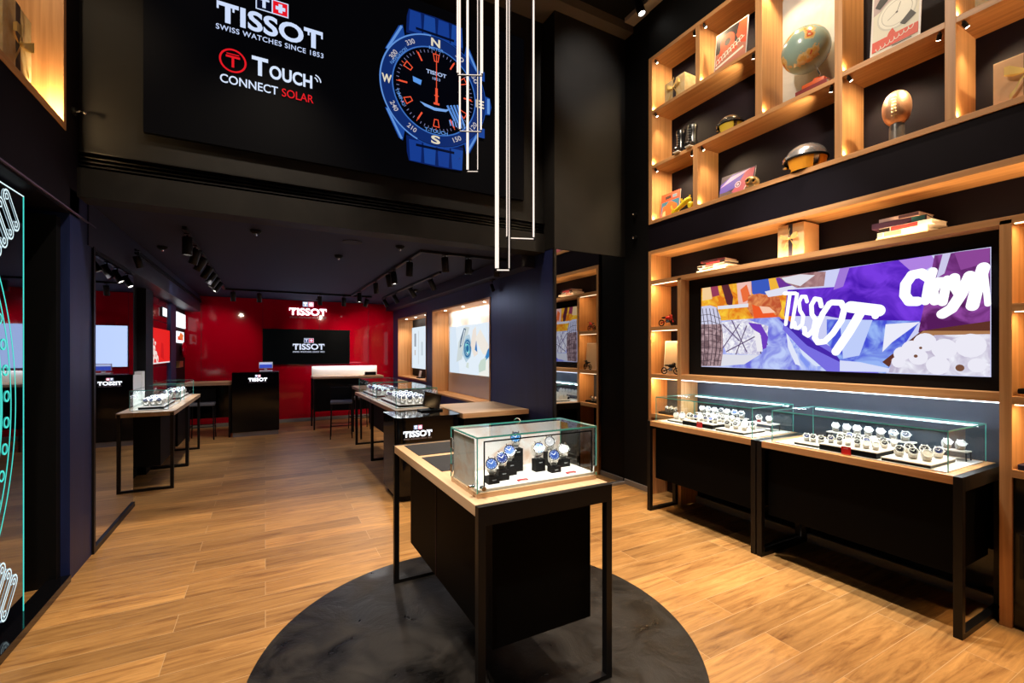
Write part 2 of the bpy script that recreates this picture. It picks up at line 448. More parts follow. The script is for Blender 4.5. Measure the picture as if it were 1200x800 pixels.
def logo(p, u, v, w_, white, red, black, tag=True, swiss=True):
    """brand lettering centred at u, its letters' foot at v, w_ wide"""
    h = w_ * .19
    p.word('TISSOT', u, v, h, white, w=w_, bold=.03, align='c', space=1.02)
    for q in (-1, 1):                                     # the serifs under the arms of both outer Ts
        for e in (0, 1):
            x = u + q * w_ * .5 - q * (w_ * .155 * e) - (0 if q * (1 - 2 * e) < 0 else w_ * .018)
            p.rect(x, v + h * .62, x + w_ * .018, v + h * .9, white)
    if swiss:
        a = w_ * .155; b = v + h * 1.22
        p.rect(u - a, b, u + a, b + a, white)
        p.rect(u - a + a * .07, b + a * .07, u - a * .04, b + a * .93, black)
        p.rect(u + a * .04, b + a * .07, u + a * .93, b + a * .93, red)
        p.rect(u - a * .82, b + a * .68, u - a * .18, b + a * .82, white)
        p.rect(u - a * .6, b + a * .2, u - a * .4, b + a * .7, white)
        p.rect(u + a * .38, b + a * .2, u + a * .62, b + a * .8, white)
        p.rect(u + a * .2, b + a * .38, u + a * .8, b + a * .62, white)
    if tag: p.word('SWISS WATCHES SINCE 1853', u, v - h * .55, h * .25, white, w=w_, bold=.012, align='c', space=1.15)

def hit(px, py, X=None, Y=None, Z=None):
    """where the line of sight through a photograph point meets a world plane"""
    s_, c_ = math.sin(YAW), math.cos(YAW)
    a, b = (px - 600) / FPX, (HORIZON - py) / FPX
    r = (s_ + a * c_, c_ - a * s_, b)
    t = X / r[0] if X is not None else (Y / r[1] if Y is not None else (Z - EYE) / r[2])
    return (t * r[0], t * r[1], EYE + t * r[2])
def struct(o): return tagit(o, kind='structure')
def bx(mt, *a, **k): return MB(mt).box(*a, **k)

# ================================================================ THE SETTING
Y0, YB = -2.4, 11.4          # street side and back wall
XL, XB, XR = -1.2, 2.8, 3.82  # left wall face, navy wall face, right wall face
HF, HB = 5.45, 2.74          # ceiling heights: front room, back room
struct(bx(M_floor, -3.2, 4.6, Y0 - .2, YB + .2, -.08, 0).build('floor', origin=(0, 0, 0)))
b = MB(M_disc); b.lathe([(0, -.003), (1.16, -.003), (1.162, 0), (1.158, .004), (0, .004)], (1.054, 2.295, .001), n=128)
o = b.build('floor_inlay'); struct(o)
# ceilings
struct(bx(M_black, -3.2, 4.6, Y0 - .2, 4.6, HF, HF + .1).build('ceiling'))
struct(bx(M_ceil, -3.2, 2.95, 4.46, YB + .2, HB, HB + .1).build('ceiling'))
struct(MB(M_seam).box(-1.2, 2.8, 4.66, 4.68, HB - .004, HB).build('trim_1'))
# upper front wall over the back room, with its long slot, and the plaster return on the right
b = MB(M_plaster)
b.box(-1.9, 2.8, 4.44, 4.62, 3.05, HF); b.box(-1.9, 2.8, 4.40, 4.62, HB - .02, 2.93)
struct(b.build('wall_back_upper'))
b = MB(M_black); b.box(-1.2, 2.8, 4.47, 4.55, 2.93, 3.05); b.m(M_metal)
for z in (2.955, 2.985, 3.015): b.box(-1.2, 2.8, 4.43, 4.47, z, z + .01)
b.box(-1.2, 2.8, 4.395, 4.44, 3.045, 3.055)
t = struct(b.build('trim_2'))
b = MB(M_plaster); b.box(2.8, 3.9, 4.2, 4.6, 2.73, HF - .1); struct(b.build('wall_back_right_upper'))
struct(bx(mat('ceiling_beam_paint', (.09, .075, .065), .7), -1.3, 3.9, 4.06, 4.44, HF - .1, HF).build('trim_3'))
# mirror wall on the right of the passage
struct(bx(M_black, 2.815, 3.9, 4.24, 4.6, 0, 2.73).build('wall_back_right'))
m = thing('wall_mirror', 'tall dark-edged wall mirror between the navy wall and the black side wall, reflecting the shelving', 'mirror', (3.33, 4.21, 0))
bx(M_darkmirror if False else mat('mirror_tinted', (.42, .43, .46), .015, 1), 2.83, 3.83, 4.215, 4.232, .03, 2.73).build('mirror_pane', m)
bx(M_metal, 2.801, 2.83, 4.205, 4.239, .0, 2.73).build('frame', m)
struct(bx(M_skirt, 2.82, 3.82, 4.18, 4.205, 0, .03).build('baseboard_back'))
# right wall
RX = 4.12
b = MB(M_black)
b.box(XR, 4.5, 3.776, 4.6, 0, HF); struct(b.build('wall_right'))
struct(bx(M_plum, 3.79, 4.5, Y0, 3.776, 2.716, 3.011).build('wall_right_band'))
struct(bx(M_black, 3.79, 4.5, Y0, 3.776, 4.87, HF).build('wall_right_top'))
struct(bx(M_plum, 4.095, 4.5, Y0, 3.776, 3.011, 4.87).build('wall_right_upper'))
struct(bx(M_plum, 4.095, 4.5, Y0, 3.776, 1.3, 2.716).build('wall_right_middle'))
M_slate = mat('slate_blue_panel', (.035, .045, .07), .45, noise=(.05, .06, .085), nscale=2)
struct(bx(M_slate, 4.03, 4.5, Y0, 3.776, .86, 1.3).build('wall_right_counter'))
struct(bx(M_gloss, 4.03, 4.5, Y0, 3.776, 0, .86).build('wall_right_lower'))
struct(bx(M_skirt, 4.0, 4.03, .99, 3.32, 0, .07).build('baseboard_right'))
struct(bx(M_skirt, XR - .015, XR, 3.776, 4.2, 0, .06).build('baseboard_right_corner'))
# navy wall of the back room, with its two niches
b = MB(M_navy)
NZ0, NZ1, N2Z0 = .80, 2.365, .985
n1, n2 = (5.817, 8.36), (8.73, 10.9)
b.box(XB, 3.3, 4.24, n1[0], 0, HB); b.box(XB, 3.3, n1[1], n2[0], 0, HB); b.box(XB, 3.3, n2[1], YB, 0, HB)
b.box(XB, 3.3, n1[0], n1[1], NZ1, HB); b.box(XB, 3.3, n2[0], n2[1], NZ1, HB)
b.box(XB, 3.3, n1[0], n1[1], 0, NZ0); b.box(XB, 3.3, n2[0], n2[1], 0, N2Z0)
struct(b.build('wall_right_navy'))
b = MB(M_navy_y); b.box(2.62, XB, 4.62, YB, 2.58, HB - .001); struct(b.build('trim_4'))
# back wall of red glass
b = MB(M_red); b.box(-1.75, 3.3, YB, YB + .2, 0, HB); b.m(M_seam)
for x in (-1.17, -.05, 1.1, 2.2): b.box(x - .003, x + .003, YB - .002, YB, 0, HB)
struct(b.build('wall_back'))
struct(bx(M_skirt, -1.4, XB, YB - .02, YB - .003, 0, .075).build('baseboard_back_room'))
# left side
struct(bx(M_navy, -1.45, XL, 4.27, 4.72, 0, HB).build('wall_left_panel'))
struct(bx(M_black, -2.6, -1.25, 4.2, 4.3, 0, 2.52).build('wall_left_return'))
struct(bx(M_black, -2.6, -1.45, Y0, 4.3, -0.001, 2.52).build('wall_left_recess'))
LU = MB(M_plum)
LU.box(-1.55, XL, Y0, 4.45, 2.56, 3.1); LU.box(-1.55, XL, 4.187, 4.45, 3.1, HF); LU.box(-1.55, XL, Y0, 4.187, 4.9, HF)
LU.box(-1.7, -1.53, Y0, 4.45, 2.56, HF)
struct(LU.build('wall_left'))
struct(bx(mat('purple_grey_trim', (.12, .09, .17), .3), XL - .002, XL + .012, Y0, 4.78, 2.575, 2.585).build('trim_5'))
# wall stub carrying the mirror in the back room
struct(bx(M_black, -1.45, -1.215, 4.72, 6.02, 0, 2.42).build('wall_left_stub'))
m = thing('wall_mirror', 'tall wall mirror on the left wall, just before the left showcase table', 'mirror', (-1.2, 5.38, 0))
bx(M_mirror, -1.214, -1.2, 4.76, 6.0, .045, 2.38).build('mirror_pane', m)
bx(M_metal, -1.214, -1.185, 4.72, 4.76, .0, 2.42).build('frame', m)
bx(M_metal, -1.214, -1.185, 4.76, 6.0, .0, .045).build('frame', m)
# alcove wall
b = MB(M_black); b.box(-1.75, -1.45, 6.02, YB, 0, HB); struct(b.build('wall_left_alcove'))
b = MB(M_black); b.box(-1.45, -1.36, 7.45, 7.88, 0, 2.41); struct(b.build('trim_6'))
b = MB(M_redtile)
for y0_, y1_ in ((7.90, 8.64), (8.65, 9.46)):
    for z0_, z1_ in ((.0, .85), (.86, 1.36), (1.37, 2.05), (2.06, 2.40)): b.box(-1.45, -1.43, y0_, y1_, z0_, z1_)
struct(b.build('wall_left_tiles'))
struct(bx(M_navy, -1.45, -1.40, 9.5, 10.0, 0, 2.41).build('trim_7'))
# dropped beam above the alcove
b = MB(M_navy_y); b.box(-1.9, -1.19, 4.62, YB, 2.41, HB - .001)
b.m(M_black); b.box(-1.19, -1.165, 6.0, YB, 2.60, 2.62); b.box(-1.19, -1.175, 6.0, YB, 2.64, 2.655)
struct(b.build('trim_8'))
# street side and far left, outside the photograph but closing the room
struct(bx(M_plum, -3.2, 4.6, Y0 - .2, Y0, 0, HF).build('wall_front'))
struct(bx(M_black, -3.2, -2.6, Y0, YB, 0, HF).build('wall_left_outer'))

# ================================================================ OAK SHELVING ON THE RIGHT WALL
FX, BXX = 3.78, 4.092     # front and back of the units
def board(parent, y0, y1, z0, z1, name='shelf_board', x0=FX, x1=BXX):
    return bx(oak['y'], x0, x1, y0, y1, z0, z1, bev=.0015).build(name, parent)
def upright(parent, y0, y1, z0, z1, name='upright', x0=FX, x1=BXX):
    return bx(oak['z'], x0, x1, y0, y1, z0, z1, bev=.0015).build(name, parent)
up = thing('display_shelf', 'high oak shelving unit of open cells near the ceiling on the right wall', 'shelf', (3.94, 2, 3.011))
YE = .2
upright(up, 3.725, 3.776, 3.011, 4.867)
board(up, YE, 3.725, 3.011, 3.05)                    # bottom
board(up, 2.509, 3.725, 4.235, 4.267)                # shelf under gift and poster
board(up, 1.875, 3.725, 3.625, 3.66)                 # long shelf
board(up, 1.24, 1.823, 3.64, 3.68); board(up, YE, 1.187, 3.64, 3.68)
board(up, YE, 3.725, 4.825, 4.867)                   # top
upright(up, 3.091, 3.141, 4.267, 4.825)
upright(up, 2.447, 2.509, 3.66, 4.825)
upright(up, 1.823, 1.875, 3.05, 4.825)
upright(up, 1.187, 1.24, 3.05, 4.825)
upright(up, 3.116, 3.172, 3.05, 3.625)
bx(M_greywall, 4.08, 4.093, 1.875, 2.447, 3.66, 4.825).build('back_panel', up)
bx(M_greywall, 4.08, 4.093, YE, 1.187, 3.68, 4.825).build('back_panel', up)
# little cell spotlights
def puck(y, z, side):
    """side -1: sits at the left end of the cell and shines right, +1 the other way"""
    yy = y + .03 * side
    b = MB(M_metal); b.cyl((3.80, yy, z - .001), (3.80, yy, z - .012), .008); b.cyl((3.80, yy, z - .012), (3.815, yy + side * .012, z - .04), .013)
    p = b.build('mini_spotlight', up)
    MB(E_lamp).cyl((3.815, yy + side * .012, z - .0402), (3.8155, yy + side * .0125, z - .042), .010).build('lens', p) if False else None
    q = MB(E_lamp); q.cyl((3.8155, yy + side * .0124, z - .0405), (3.8165, yy + side * .0132, z - .0425), .0105)
    q.build('lens', p)
cells = [  # y right end, y left end, floor z, top z
    (3.141, 3.725, 4.267, 4.825), (2.509, 3.091, 4.267, 4.825), (2.509, 3.725, 3.66, 4.235),
    (1.875, 2.447, 3.66, 4.825), (3.172, 3.725, 3.05, 3.625), (1.875, 3.116, 3.05, 3.625),
    (1.24, 1.823, 3.68, 4.825), (1.24, 1.823, 3.05, 3.64), (.35, 1.187, 3.05, 3.64), (.35, 1.187, 3.68, 4.825)]
for (ya, yb, za, zb) in cells:
    puck(yb, zb, -1); puck(ya, zb, 1)
    spot('cell_light', (3.815, yb - .06, zb - .06), (4.0, yb - .33, za), 17, 110, .6, (1, .74, .42), .01)
    spot('cell_light', (3.815, ya + .06, zb - .06), (3.95, yb, za + .05), 24, 100, .6, (1, .74, .42), .01)
    area('cell_led', (3.80, yb - .015, za + .012), (.3, .35, 1), .02, .02, .55, (1, .66, .3))

lo = thing('display_shelf', 'oak shelving unit framing the large screen, above the wall counter', 'shelf', (3.94, 2, 0))
upright(lo, 3.738, 3.778, .0, 2.711); upright(lo, 3.322, 3.37, .0, 2.36)
upright(lo, .944, .996, .0, 2.36)
board(lo, YE, 3.738, 2.67, 2.713)
board(lo, YE, 3.738, 2.335, 2.379)
board(lo, .996, 3.322, 1.30, 1.355)
for z in (1.30, 1.823): board(lo, 3.37, 3.738, z, z + .045)
board(lo, 3.37, 3.738, .86, .905)
for z in (.872, 1.293, 1.828): board(lo, YE, .944, z, z + .045)
for z, e in ((2.335, 0), (1.823, 0), (1.30, 0)):
    bx(E_led, 3.783, 3.795, 3.385, 3.73, z - .006, z - .001).build('led_strip', lo)
    area('shelf_led', (3.80, 3.555, z - .012), (.25, 0, -1), .33, .012, 3.2, (1, .62, .28))
for z in (2.335, 1.828, 1.293):
    bx(E_led, 3.783, 3.795, YE, .935, z - .006, z - .001).build('led_strip', lo)
    area('shelf_led', (3.80, .6, z - .012), (.25, 0, -1), .6, .012, 5, (1, .62, .28))
bx(emat('cool_led_strip', (.8, .9, 1), 4), 3.783, 3.795, 1.0, 3.318, 1.293, 1.299).build('led_strip', lo)
area('counter_led', (3.81, 2.16, 1.285), (.3, 0, -1), 2.25, .015, 7, (.75, .87, 1))
area('top_shelf_led', (3.79, 2.4, 2.383), (.45, 0, 1), 2.65, .012, 9, (1, .68, .33))
area('top_shelf_led', (3.79, .6, 2.383), (.45, 0, 1), .7, .012, 3, (1, .68, .33))
bx(M_gloss, 3.80, 3.82, YE, .944, .02, .872).build('cabinet_door', lo)
bx(M_metal, 3.785, 3.80, .90, .915, .3, .55).build('handle', lo)

# ---------------------------------------------------------------- large screen in the shelving
TX = 3.9
tv = thing('display_screen', 'wide lit screen showing a purple racing car in the oak shelving', 'screen', (TX, 2.16, 1.36))
bx(M_black, TX, 4.09, .997, 3.321, 1.356, 2.334).build('casing', tv)
U, V = Vector((0, -1, 0)), Vector((0, 0, 1))
p = Pic((TX - .001, 3.168, 1.44), U, V)
def tvp(zx, zy):   # points read in the 2.609x enlargement whose corner is (740, 240)
    h_ = hit(740 + zx / 2.609, 240 + zy / 2.609, X=TX); return (3.168 - h_[1], h_[2] - 1.44)
def tva(zx, zy):   # in the 4.706x enlargement from (820, 280)
    return tvp((820 + zx / 4.706 - 740) * 2.609, (280 + zy / 4.706 - 240) * 2.609)
def tvb(zx, zy):   # in the 4.706x enlargement from (980, 280)
    return tvp((980 + zx / 4.706 - 740) * 2.609, (280 + zy / 4.706 - 240) * 2.609)
def scrn(c0, c1, sc):
    k = 'screenmix_%d_%d_%d' % c0
    if k in MATS: return MATS[k]
    m = emat(k, srgb(*c0)); nt = m.node_tree; b_ = nt.nodes['Principled BSDF']; tc = nt.nodes.new('ShaderNodeTexCoord'); n = nt.nodes.new('ShaderNodeTexNoise')
    n.inputs['Scale'].default_value = sc; n.inputs['Detail'].default_value = 3; n.inputs['Distortion'].default_value = 1.2
    r_ = nt.nodes.new('ShaderNodeValToRGB'); r_.color_ramp.elements[0].position = .38; r_.color_ramp.elements[1].position = .66
    r_.color_ramp.elements[0].color = (*srgb(*c0), 1); r_.color_ramp.elements[1].color = (*srgb(*c1), 1)
    nt.links.new(tc.outputs['Object'], n.inputs['Vector']); nt.links.new(n.outputs['Fac'], r_.inputs[0]); nt.links.new(r_.outputs[0], b_.inputs['Emission Color'])
    return m
MIX = {(235, 150, 40): ((225, 120, 30), (252, 205, 60), 9), (120, 125, 225): ((105, 105, 220), (190, 205, 250), 6), (98, 40, 205): ((72, 25, 175), (120, 60, 225), 5),
       (92, 120, 230): ((70, 80, 215), (150, 180, 245), 7), (214, 210, 226): ((190, 180, 205), (240, 240, 250), 10), (110, 45, 120): ((85, 28, 90), (150, 75, 165), 6),
       (228, 228, 238): ((190, 185, 215), (250, 250, 252), 22), (222, 120, 60): ((190, 85, 50), (235, 150, 90), 12), (165, 185, 245): ((130, 150, 240), (225, 235, 252), 9),
       (150, 120, 125): ((115, 90, 95), (190, 160, 165), 14), (165, 120, 120): ((135, 90, 95), (190, 150, 150), 8)}
W_, H_ = 2.106, .795
def clampp(q): return (min(max(q[0], 0), W_), min(max(q[1], 0), H_))
def P_(fn, pts, c, s=1.0): p.poly([clampp(fn(*q)) for q in pts], scrn(*MIX[c]) if c in MIX else scr(*c, s=s))
p.rect(0, 0, W_, H_, scr(205, 208, 245))
P_(tva, [(0, 240), (520, 160), (520, 460), (0, 460)], (235, 150, 40))
P_(tva, [(15, 260), (60, 250), (70, 330), (15, 340)], (245, 205, 150))
P_(tva, [(60, 255), (100, 250), (110, 310), (70, 320)], (150, 60, 90))
P_(tva, [(120, 245), (160, 240), (185, 320), (180, 370), (150, 360)], (90, 40, 50))
P_(tva, [(205, 235), (285, 225), (285, 360), (215, 370)], (240, 190, 180))
P_(tva, [(225, 280), (260, 250), (285, 330), (240, 350)], (235, 110, 60))
P_(tva, [(285, 225), (385, 205), (390, 290), (330, 330), (290, 300)], (60, 90, 190))
P_(tva, [(380, 205), (470, 190), (450, 270), (390, 280)], (240, 180, 60))
P_(tva, [(420, 215), (480, 195), (520, 260), (450, 300)], (110, 50, 150))
P_(tva, [(270, 310), (330, 300), (440, 320), (455, 380), (430, 440), (300, 440), (262, 380)], (222, 120, 60))
P_(tva, [(290, 360), (400, 400), (430, 430), (300, 435)], (238, 90, 40))
P_(tva, [(330, 370), (385, 375), (420, 405), (350, 410)], (250, 200, 170))
P_(tva, [(360, 290), (440, 270), (520, 255), (530, 290), (450, 310), (380, 320)], (225, 225, 240))
P_(tva, [(100, 370), (270, 355), (270, 375), (100, 388)], (225, 225, 235))
# blue and white suspension and bodywork
P_(tva, [(110, 450), (440, 430), (560, 560), (700, 640), (840, 700), (840, 735), (110, 705)], (120, 125, 225))
P_(tva, [(120, 460), (250, 440), (380, 480), (375, 560), (330, 640), (150, 630), (120, 560)], (228, 228, 238))
for q in ([(130, 470), (220, 560)], [(220, 470), (130, 600)], [(180, 450), (260, 620)], [(260, 480), (200, 640)], [(150, 620), (340, 520)], [(300, 480), (340, 630)], [(330, 500), (375, 580)]):
    p.line([clampp(tva(*z)) for z in q], .010, scr(90, 70, 110))
P_(tva, [(270, 460), (340, 470), (380, 540), (370, 600), (350, 610), (340, 530), (290, 490)], (110, 60, 190))
P_(tva, [(300, 500), (335, 520), (350, 620), (320, 620)], (238, 235, 240))
P_(tva, [(120, 635), (330, 640), (250, 690), (120, 700)], (222, 222, 232))
P_(tva, [(470, 500), (560, 560), (840, 690), (847, 735), (560, 720)], (165, 185, 245))
P_(tva, [(480, 510), (540, 640), (560, 700), (530, 690), (490, 600)], (225, 230, 250))
P_(tva, [(540, 570), (640, 640), (700, 700), (640, 700), (570, 640)], (215, 225, 250))
# tyre
tyre = [(12, 372), (60, 366), (95, 376), (118, 430), (130, 520), (132, 620), (120, 700), (12, 700)]
P_(tva, tyre, (150, 120, 125))
P_(tva, [(12, 372), (60, 366), (95, 376), (118, 430), (122, 470), (12, 470)], (205, 205, 230))
for k in range(5):
    p.line([tva(18 + 20 * k, 385), tva(30 + 22 * k, 480), tva(30 + 22 * k, 600), tva(22 + 20 * k, 695)], .008, scr(60, 45, 55))
for k in range(8): p.line([tva(14, 420 + 36 * k), tva(60, 415 + 36 * k), tva(122, 440 + 33 * k)], .005, scr(70, 55, 65))
# purple nose with the lettering
P_(tva, [(440, 190), (640, 165), (700, 180), (690, 260), (540, 270), (480, 240)], (165, 120, 120))
P_(tva, [(455, 215), (560, 195), (640, 200), (560, 260), (480, 240)], (225, 222, 232))
P_(tvp, [(650, 195), (880, 160), (950, 320), (885, 360), (740, 365), (600, 340), (470, 340), (480, 260), (640, 250)], (98, 40, 205))
P_(tvp, [(640, 195), (670, 190), (650, 250), (620, 260)], (160, 120, 215))
P_(tvp, [(470, 355), (520, 380), (640, 450), (740, 500), (760, 515), (600, 510), (520, 440), (465, 380)], (120, 110, 225))
P_(tvp, [(455, 350), (480, 350), (560, 420), (660, 480), (640, 480), (540, 430)], (70, 40, 170))
P_(tvp, [(600, 350), (885, 355), (830, 400), (770, 470), (780, 515), (660, 500), (600, 420)], (92, 120, 230))
P_(tvp, [(640, 350), (740, 352), (700, 460), (650, 470)], (190, 205, 250))
P_(tvp, [(780, 365), (885, 358), (800, 420), (770, 450)], (235, 235, 250))
P_(tvp, [(640, 475), (700, 480), (850, 512), (640, 508)], (215, 220, 250))
# upper right
P_(tvp, [(820, 170), (920, 155), (940, 180), (900, 200), (860, 205)], (175, 130, 225))
P_(tvp, [(930, 155), (1100, 132), (1100, 400), (880, 390), (900, 340), (940, 250)], (110, 45, 120))
P_(tvp, [(955, 150), (980, 147), (960, 210), (935, 225)], (205, 200, 235))
P_(tvp, [(990, 146), (1098, 132), (1098, 175), (1010, 200)], (140, 70, 150))
P_(tvp, [(890, 385), (1100, 355), (1100, 400), (900, 395), (840, 440), (790, 495), (770, 480)], (95, 50, 40))
P_(tvp, [(895, 385), (1100, 385), (1100, 400), (930, 400), (820, 480), (795, 475)], (170, 120, 80))
P_(tvp, [(930, 398), (1100, 395), (1100, 524), (790, 512), (800, 470), (850, 440)], (214, 210, 226))
for (x, y, r_) in ((830, 455, 22), (860, 440, 26), (900, 420, 28), (880, 465, 24), (820, 480, 18), (960, 440, 30), (940, 490, 28), (1040, 430, 34), (1060, 490, 20)):
    q = tvp(x, y); p.disc(q[0], min(max(q[1], .06), .7), r_ * .0022, scr(236, 234, 246), n=16)
for (x, y, r_) in ((873, 462, 5), (888, 437, 4), (1008, 498, 10)):
    q = tvp(x, y); p.disc(q[0], q[1], r_ * .0022, scr(120, 80, 60), n=12)
# lettering on the car
def stroke(fn, pts, w_, c=(250, 250, 255), s=1.2):
    p.line([fn(*q) for q in pts], w_, scr(*c, s=s), cap=0)
    for q in pts: a = fn(*q); p.disc(a[0], a[1], w_ / 2, scr(*c, s=s), n=20)
stroke(tva, [(475, 300), (535, 300)], .030)                                   # T
stroke(tva, [(505, 305), (482, 470)], .030)
stroke(tva, [(545, 305), (515, 485)], .030)                                   # I
stroke(tva, [(600, 345), (592, 318), (570, 318), (556, 350), (562, 395), (580, 425), (574, 470), (552, 492), (534, 488), (532, 462)], .030)  # S
stroke(tva, [(680, 370), (672, 335), (645, 330), (625, 365), (628, 415), (648, 445), (636, 500), (608, 532), (588, 520), (588, 492)], .036)
oo = [(740 + 0, 350), (790, 352), (808, 385), (792, 450), (745, 520), (700, 565), (662, 570), (645, 545), (655, 490), (690, 410), (725, 358)]
stroke(tva, oo + [oo[0]], .044)
stroke(tvb, [(90, 375), (245, 395)], .085)
stroke(tvb, [(150, 400), (85, 510), (10, 620)], .062)
stroke(tvb, [(235, 380), (228, 425)], .045)
# second word
cw = (250, 250, 255)
stroke(tvb, [(520, 215), (480, 190), (430, 200), (395, 250), (390, 310), (415, 345), (460, 345)], .062, cw)   # C
stroke(tvb, [(545, 180), (520, 260), (505, 345)], .05, cw)                                                   # l
stroke(tvb, [(610, 235), (575, 235), (548, 290), (556, 345), (590, 335)], .052, cw); stroke(tvb, [(625, 225), (600, 350)], .05, cw)   # a
stroke(tvb, [(665, 215), (668, 265), (690, 300)], .055, cw); stroke(tvb, [(750, 205), (700, 310), (650, 385), (600, 415)], .06, cw)  # y
stroke(tvb, [(825, 160), (790, 270), (765, 370)], .062, cw); stroke(tvb, [(832, 190), (842, 280), (850, 360)], .03, cw)              # N
p.build('picture', tv)

# ================================================================ BIG LED SCREEN ON THE UPPER FRONT WALL
SY = 4.40
ls = thing('display_screen', 'huge black screen high above the back room, showing a blue wristwatch', 'screen', (.85, SY, 3.27))
bx(M_black, -.82, 2.528, SY, 4.44, 3.272, 5.06).build('casing', ls)
LX, LZ = -.82, 3.272
p = Pic((LX, SY - .001, LZ), (1, 0, 0), (0, 0, 1))
K0 = scr(4, 4, 6)
p.rect(0, 0, 3.348, 1.788, K0)
def W2(x, z): return (x - LX, z - LZ)
# brand block
u, v = W2(.052, 4.29); logo(p, u, v, .80, scr(205, 220, 250), scr(230, 20, 35), scr(10, 12, 30), tag=False)
p.word('SWISS WATCHES SINCE 1853', u, v - .075, .042, scr(195, 210, 245), w=.81, bold=.012, align='c', space=1.1)
# second line of lettering with a round red emblem
u, v = W2(-.235, 3.985)
p.ring(u, v, .083, .097, scr(225, 25, 35)); p.rect(u - .05, v + .022, u + .05, v + .04, scr(225, 25, 35)); p.rect(u - .009, v - .055, u + .009, v + .03, scr(225, 25, 35))
p.rect(u - .045, v + .048, u + .045, v + .056, scr(225, 25, 35))
WT = scr(215, 228, 252)
p.word('T', W2(-.10, 0)[0], v - .062, .145, WT, w=.12, bold=.03)
p.word('OUCH', W2(.03, 0)[0], v - .062, .105, WT, w=.335, bold=.03)
for k in range(2): p.ring(W2(.375, 0)[0], v + .005, .028 + .026 * k, .038 + .026 * k, WT, a0=0, a1=75, n=10)
p.word('CONNECT', W2(-.325, 0)[0], v - .195, .068, WT, w=.42, bold=.014)
p.word('SOLAR', W2(.125, 0)[0], v - .195, .068, scr(225, 25, 35), w=.25, bold=.005)
# the watch
cx, cz = W2(1.50, 4.195)
B1, B2, B3, B4 = scr(10, 32, 92), scr(26, 68, 150), scr(5, 13, 40), scr(95, 145, 215)
def strap(sg):
    z = lambda d: cz + sg * d
    prof = [(-.30, .42), (-.29, .66), (-.27, .74), (.0, .75), (.27, .74), (.29, .66), (.30, .42)]
    p.poly([(cx + a, z(d)) for a, d in prof], B1)
    for k in range(4):
        a0 = -.27 + .145 * k; p.poly([(cx + a0, z(.53)), (cx + a0 + .13, z(.53)), (cx + a0 + .12, z(.735)), (cx + a0 + .012, z(.735))], B2 if k % 2 else scr(22, 58, 140))
    p.rect(cx - .2, z(.56), cx + .2, z(.585), B3); p.rect(cx - .3, z(.47), cx + .3, z(.50), B3)
    for a in (-1, 1):
        p.poly([(cx + a * .30, z(.40)), (cx + a * .33, z(.56)), (cx + a * .37, z(.54)), (cx + a * .50, z(.28)), (cx + a * .40, z(.26))], B2)
        p.poly([(cx + a * .33, z(.54)), (cx + a * .35, z(.55)), (cx + a * .49, z(.29)), (cx + a * .47, z(.28))], B4)
strap(1); strap(-1)
p.poly([(cx + .52, cz + .10), (cx + .60, cz + .09), (cx + .62, cz), (cx + .60, cz - .09), (cx + .52, cz - .10)], B2)
p.rect(cx + .57, cz - .08, cx + .60, cz + .08, B4)
for a in (.30, -.30): p.rect(cx + .46, cz + a - .05, cx + .54, cz + a + .05, B2)
p.disc(cx, cz, .555, B2, n=72); p.disc(cx, cz, .545, B3, n=72); p.ring(cx, cz, .43, .54, scr(16, 42, 105), n=72)
p.ring(cx, cz, .54, .553, B4, n=72, a0=95, a1=250); p.ring(cx, cz, .425, .437, scr(60, 110, 190), n=72)
p.disc(cx, cz, .42, scr(3, 4, 10), n=72)
CR = scr(225, 215, 190)
for a, s_ in ((90, 'N'), (180, 'W'), (270, 'S'), (0, 'E')):
    aa = R(a); p.word(s_, cx + .485 * math.cos(aa), cz + .485 * math.sin(aa) - .04 if a in (0, 180) else cz + .485 * math.sin(aa) - .035, .075, CR, w=.095, bold=.03, align='c')
for a, s_ in ((122, '330'), (150, '300'), (211, '240'), (240, '210'), (298, '150'), (328, '120'), (30, '60'), (58, '30')):
    aa = R(a); t_ = aa - R(90) if a < 180 else aa + R(90)
    ux, uz = math.cos(t_), math.sin(t_)
    p.word(s_, cx + .485 * math.cos(aa) + uz * .02, cz + .485 * math.sin(aa) - ux * .02, .045, scr(190, 185, 190), w=.095, bold=.015, align='c', ang=t_)
for k in range(60):
    aa = R(6 * k); c_, s_ = math.cos(aa), math.sin(aa); r0, r1 = (.375, .395)
    p.line([(cx + c_ * r0, cz + s_ * r0), (cx + c_ * r1, cz + s_ * r1)], .006, scr(120, 120, 160) if k % 5 else scr(235, 90, 60))
OR = scr(240, 85, 55)
for k in range(12):
    aa = R(30 * k + 90); c_, s_ = math.cos(aa), math.sin(aa)
    if k in (0, 2, 4, 6, 8, 10) and k != 0 or k == 0:
        q = [(-.030, .36), (.030, .36), (.018, .29), (-.018, .29)]
        p.line([(cx + c_ * b_ - s_ * a_, cz + s_ * b_ + c_ * a_) for a_, b_ in q], .009, OR, closed=True) if k % 2 == 0 else None
    if k % 2: p.line([(cx + c_ * .30, cz + s_ * .30), (cx + c_ * .37, cz + s_ * .37)], .016, OR)
p.word('METER', cx, cz + .395, .03, B4, w=.15, bold=.01, align='c')
p.word('T-TOUCH', cx, cz - .425, .034, B4, w=.24, bold=.02, align='c')
p.word('NAVIGATION', cx - .365, cz + .225, .03, B4, w=.24, bold=.01, align='c', ang=R(52))
p.word('TIMING', cx - .375, cz - .165, .03, B4, w=.16, bold=.01, align='c', ang=R(-62))
p.word('TISSOT', cx, cz + .15, .035, scr(170, 190, 230), w=.21, bold=.03, align='c')
p.word('1853', cx, cz + .10, .025, scr(150, 170, 215), w=.08, bold=.01, align='c')
p.poly([(cx - .24, cz + .075), (cx - .15, cz + .06), (cx - .16, cz + .01), (cx - .235, cz + .025)], scr(90, 150, 230))
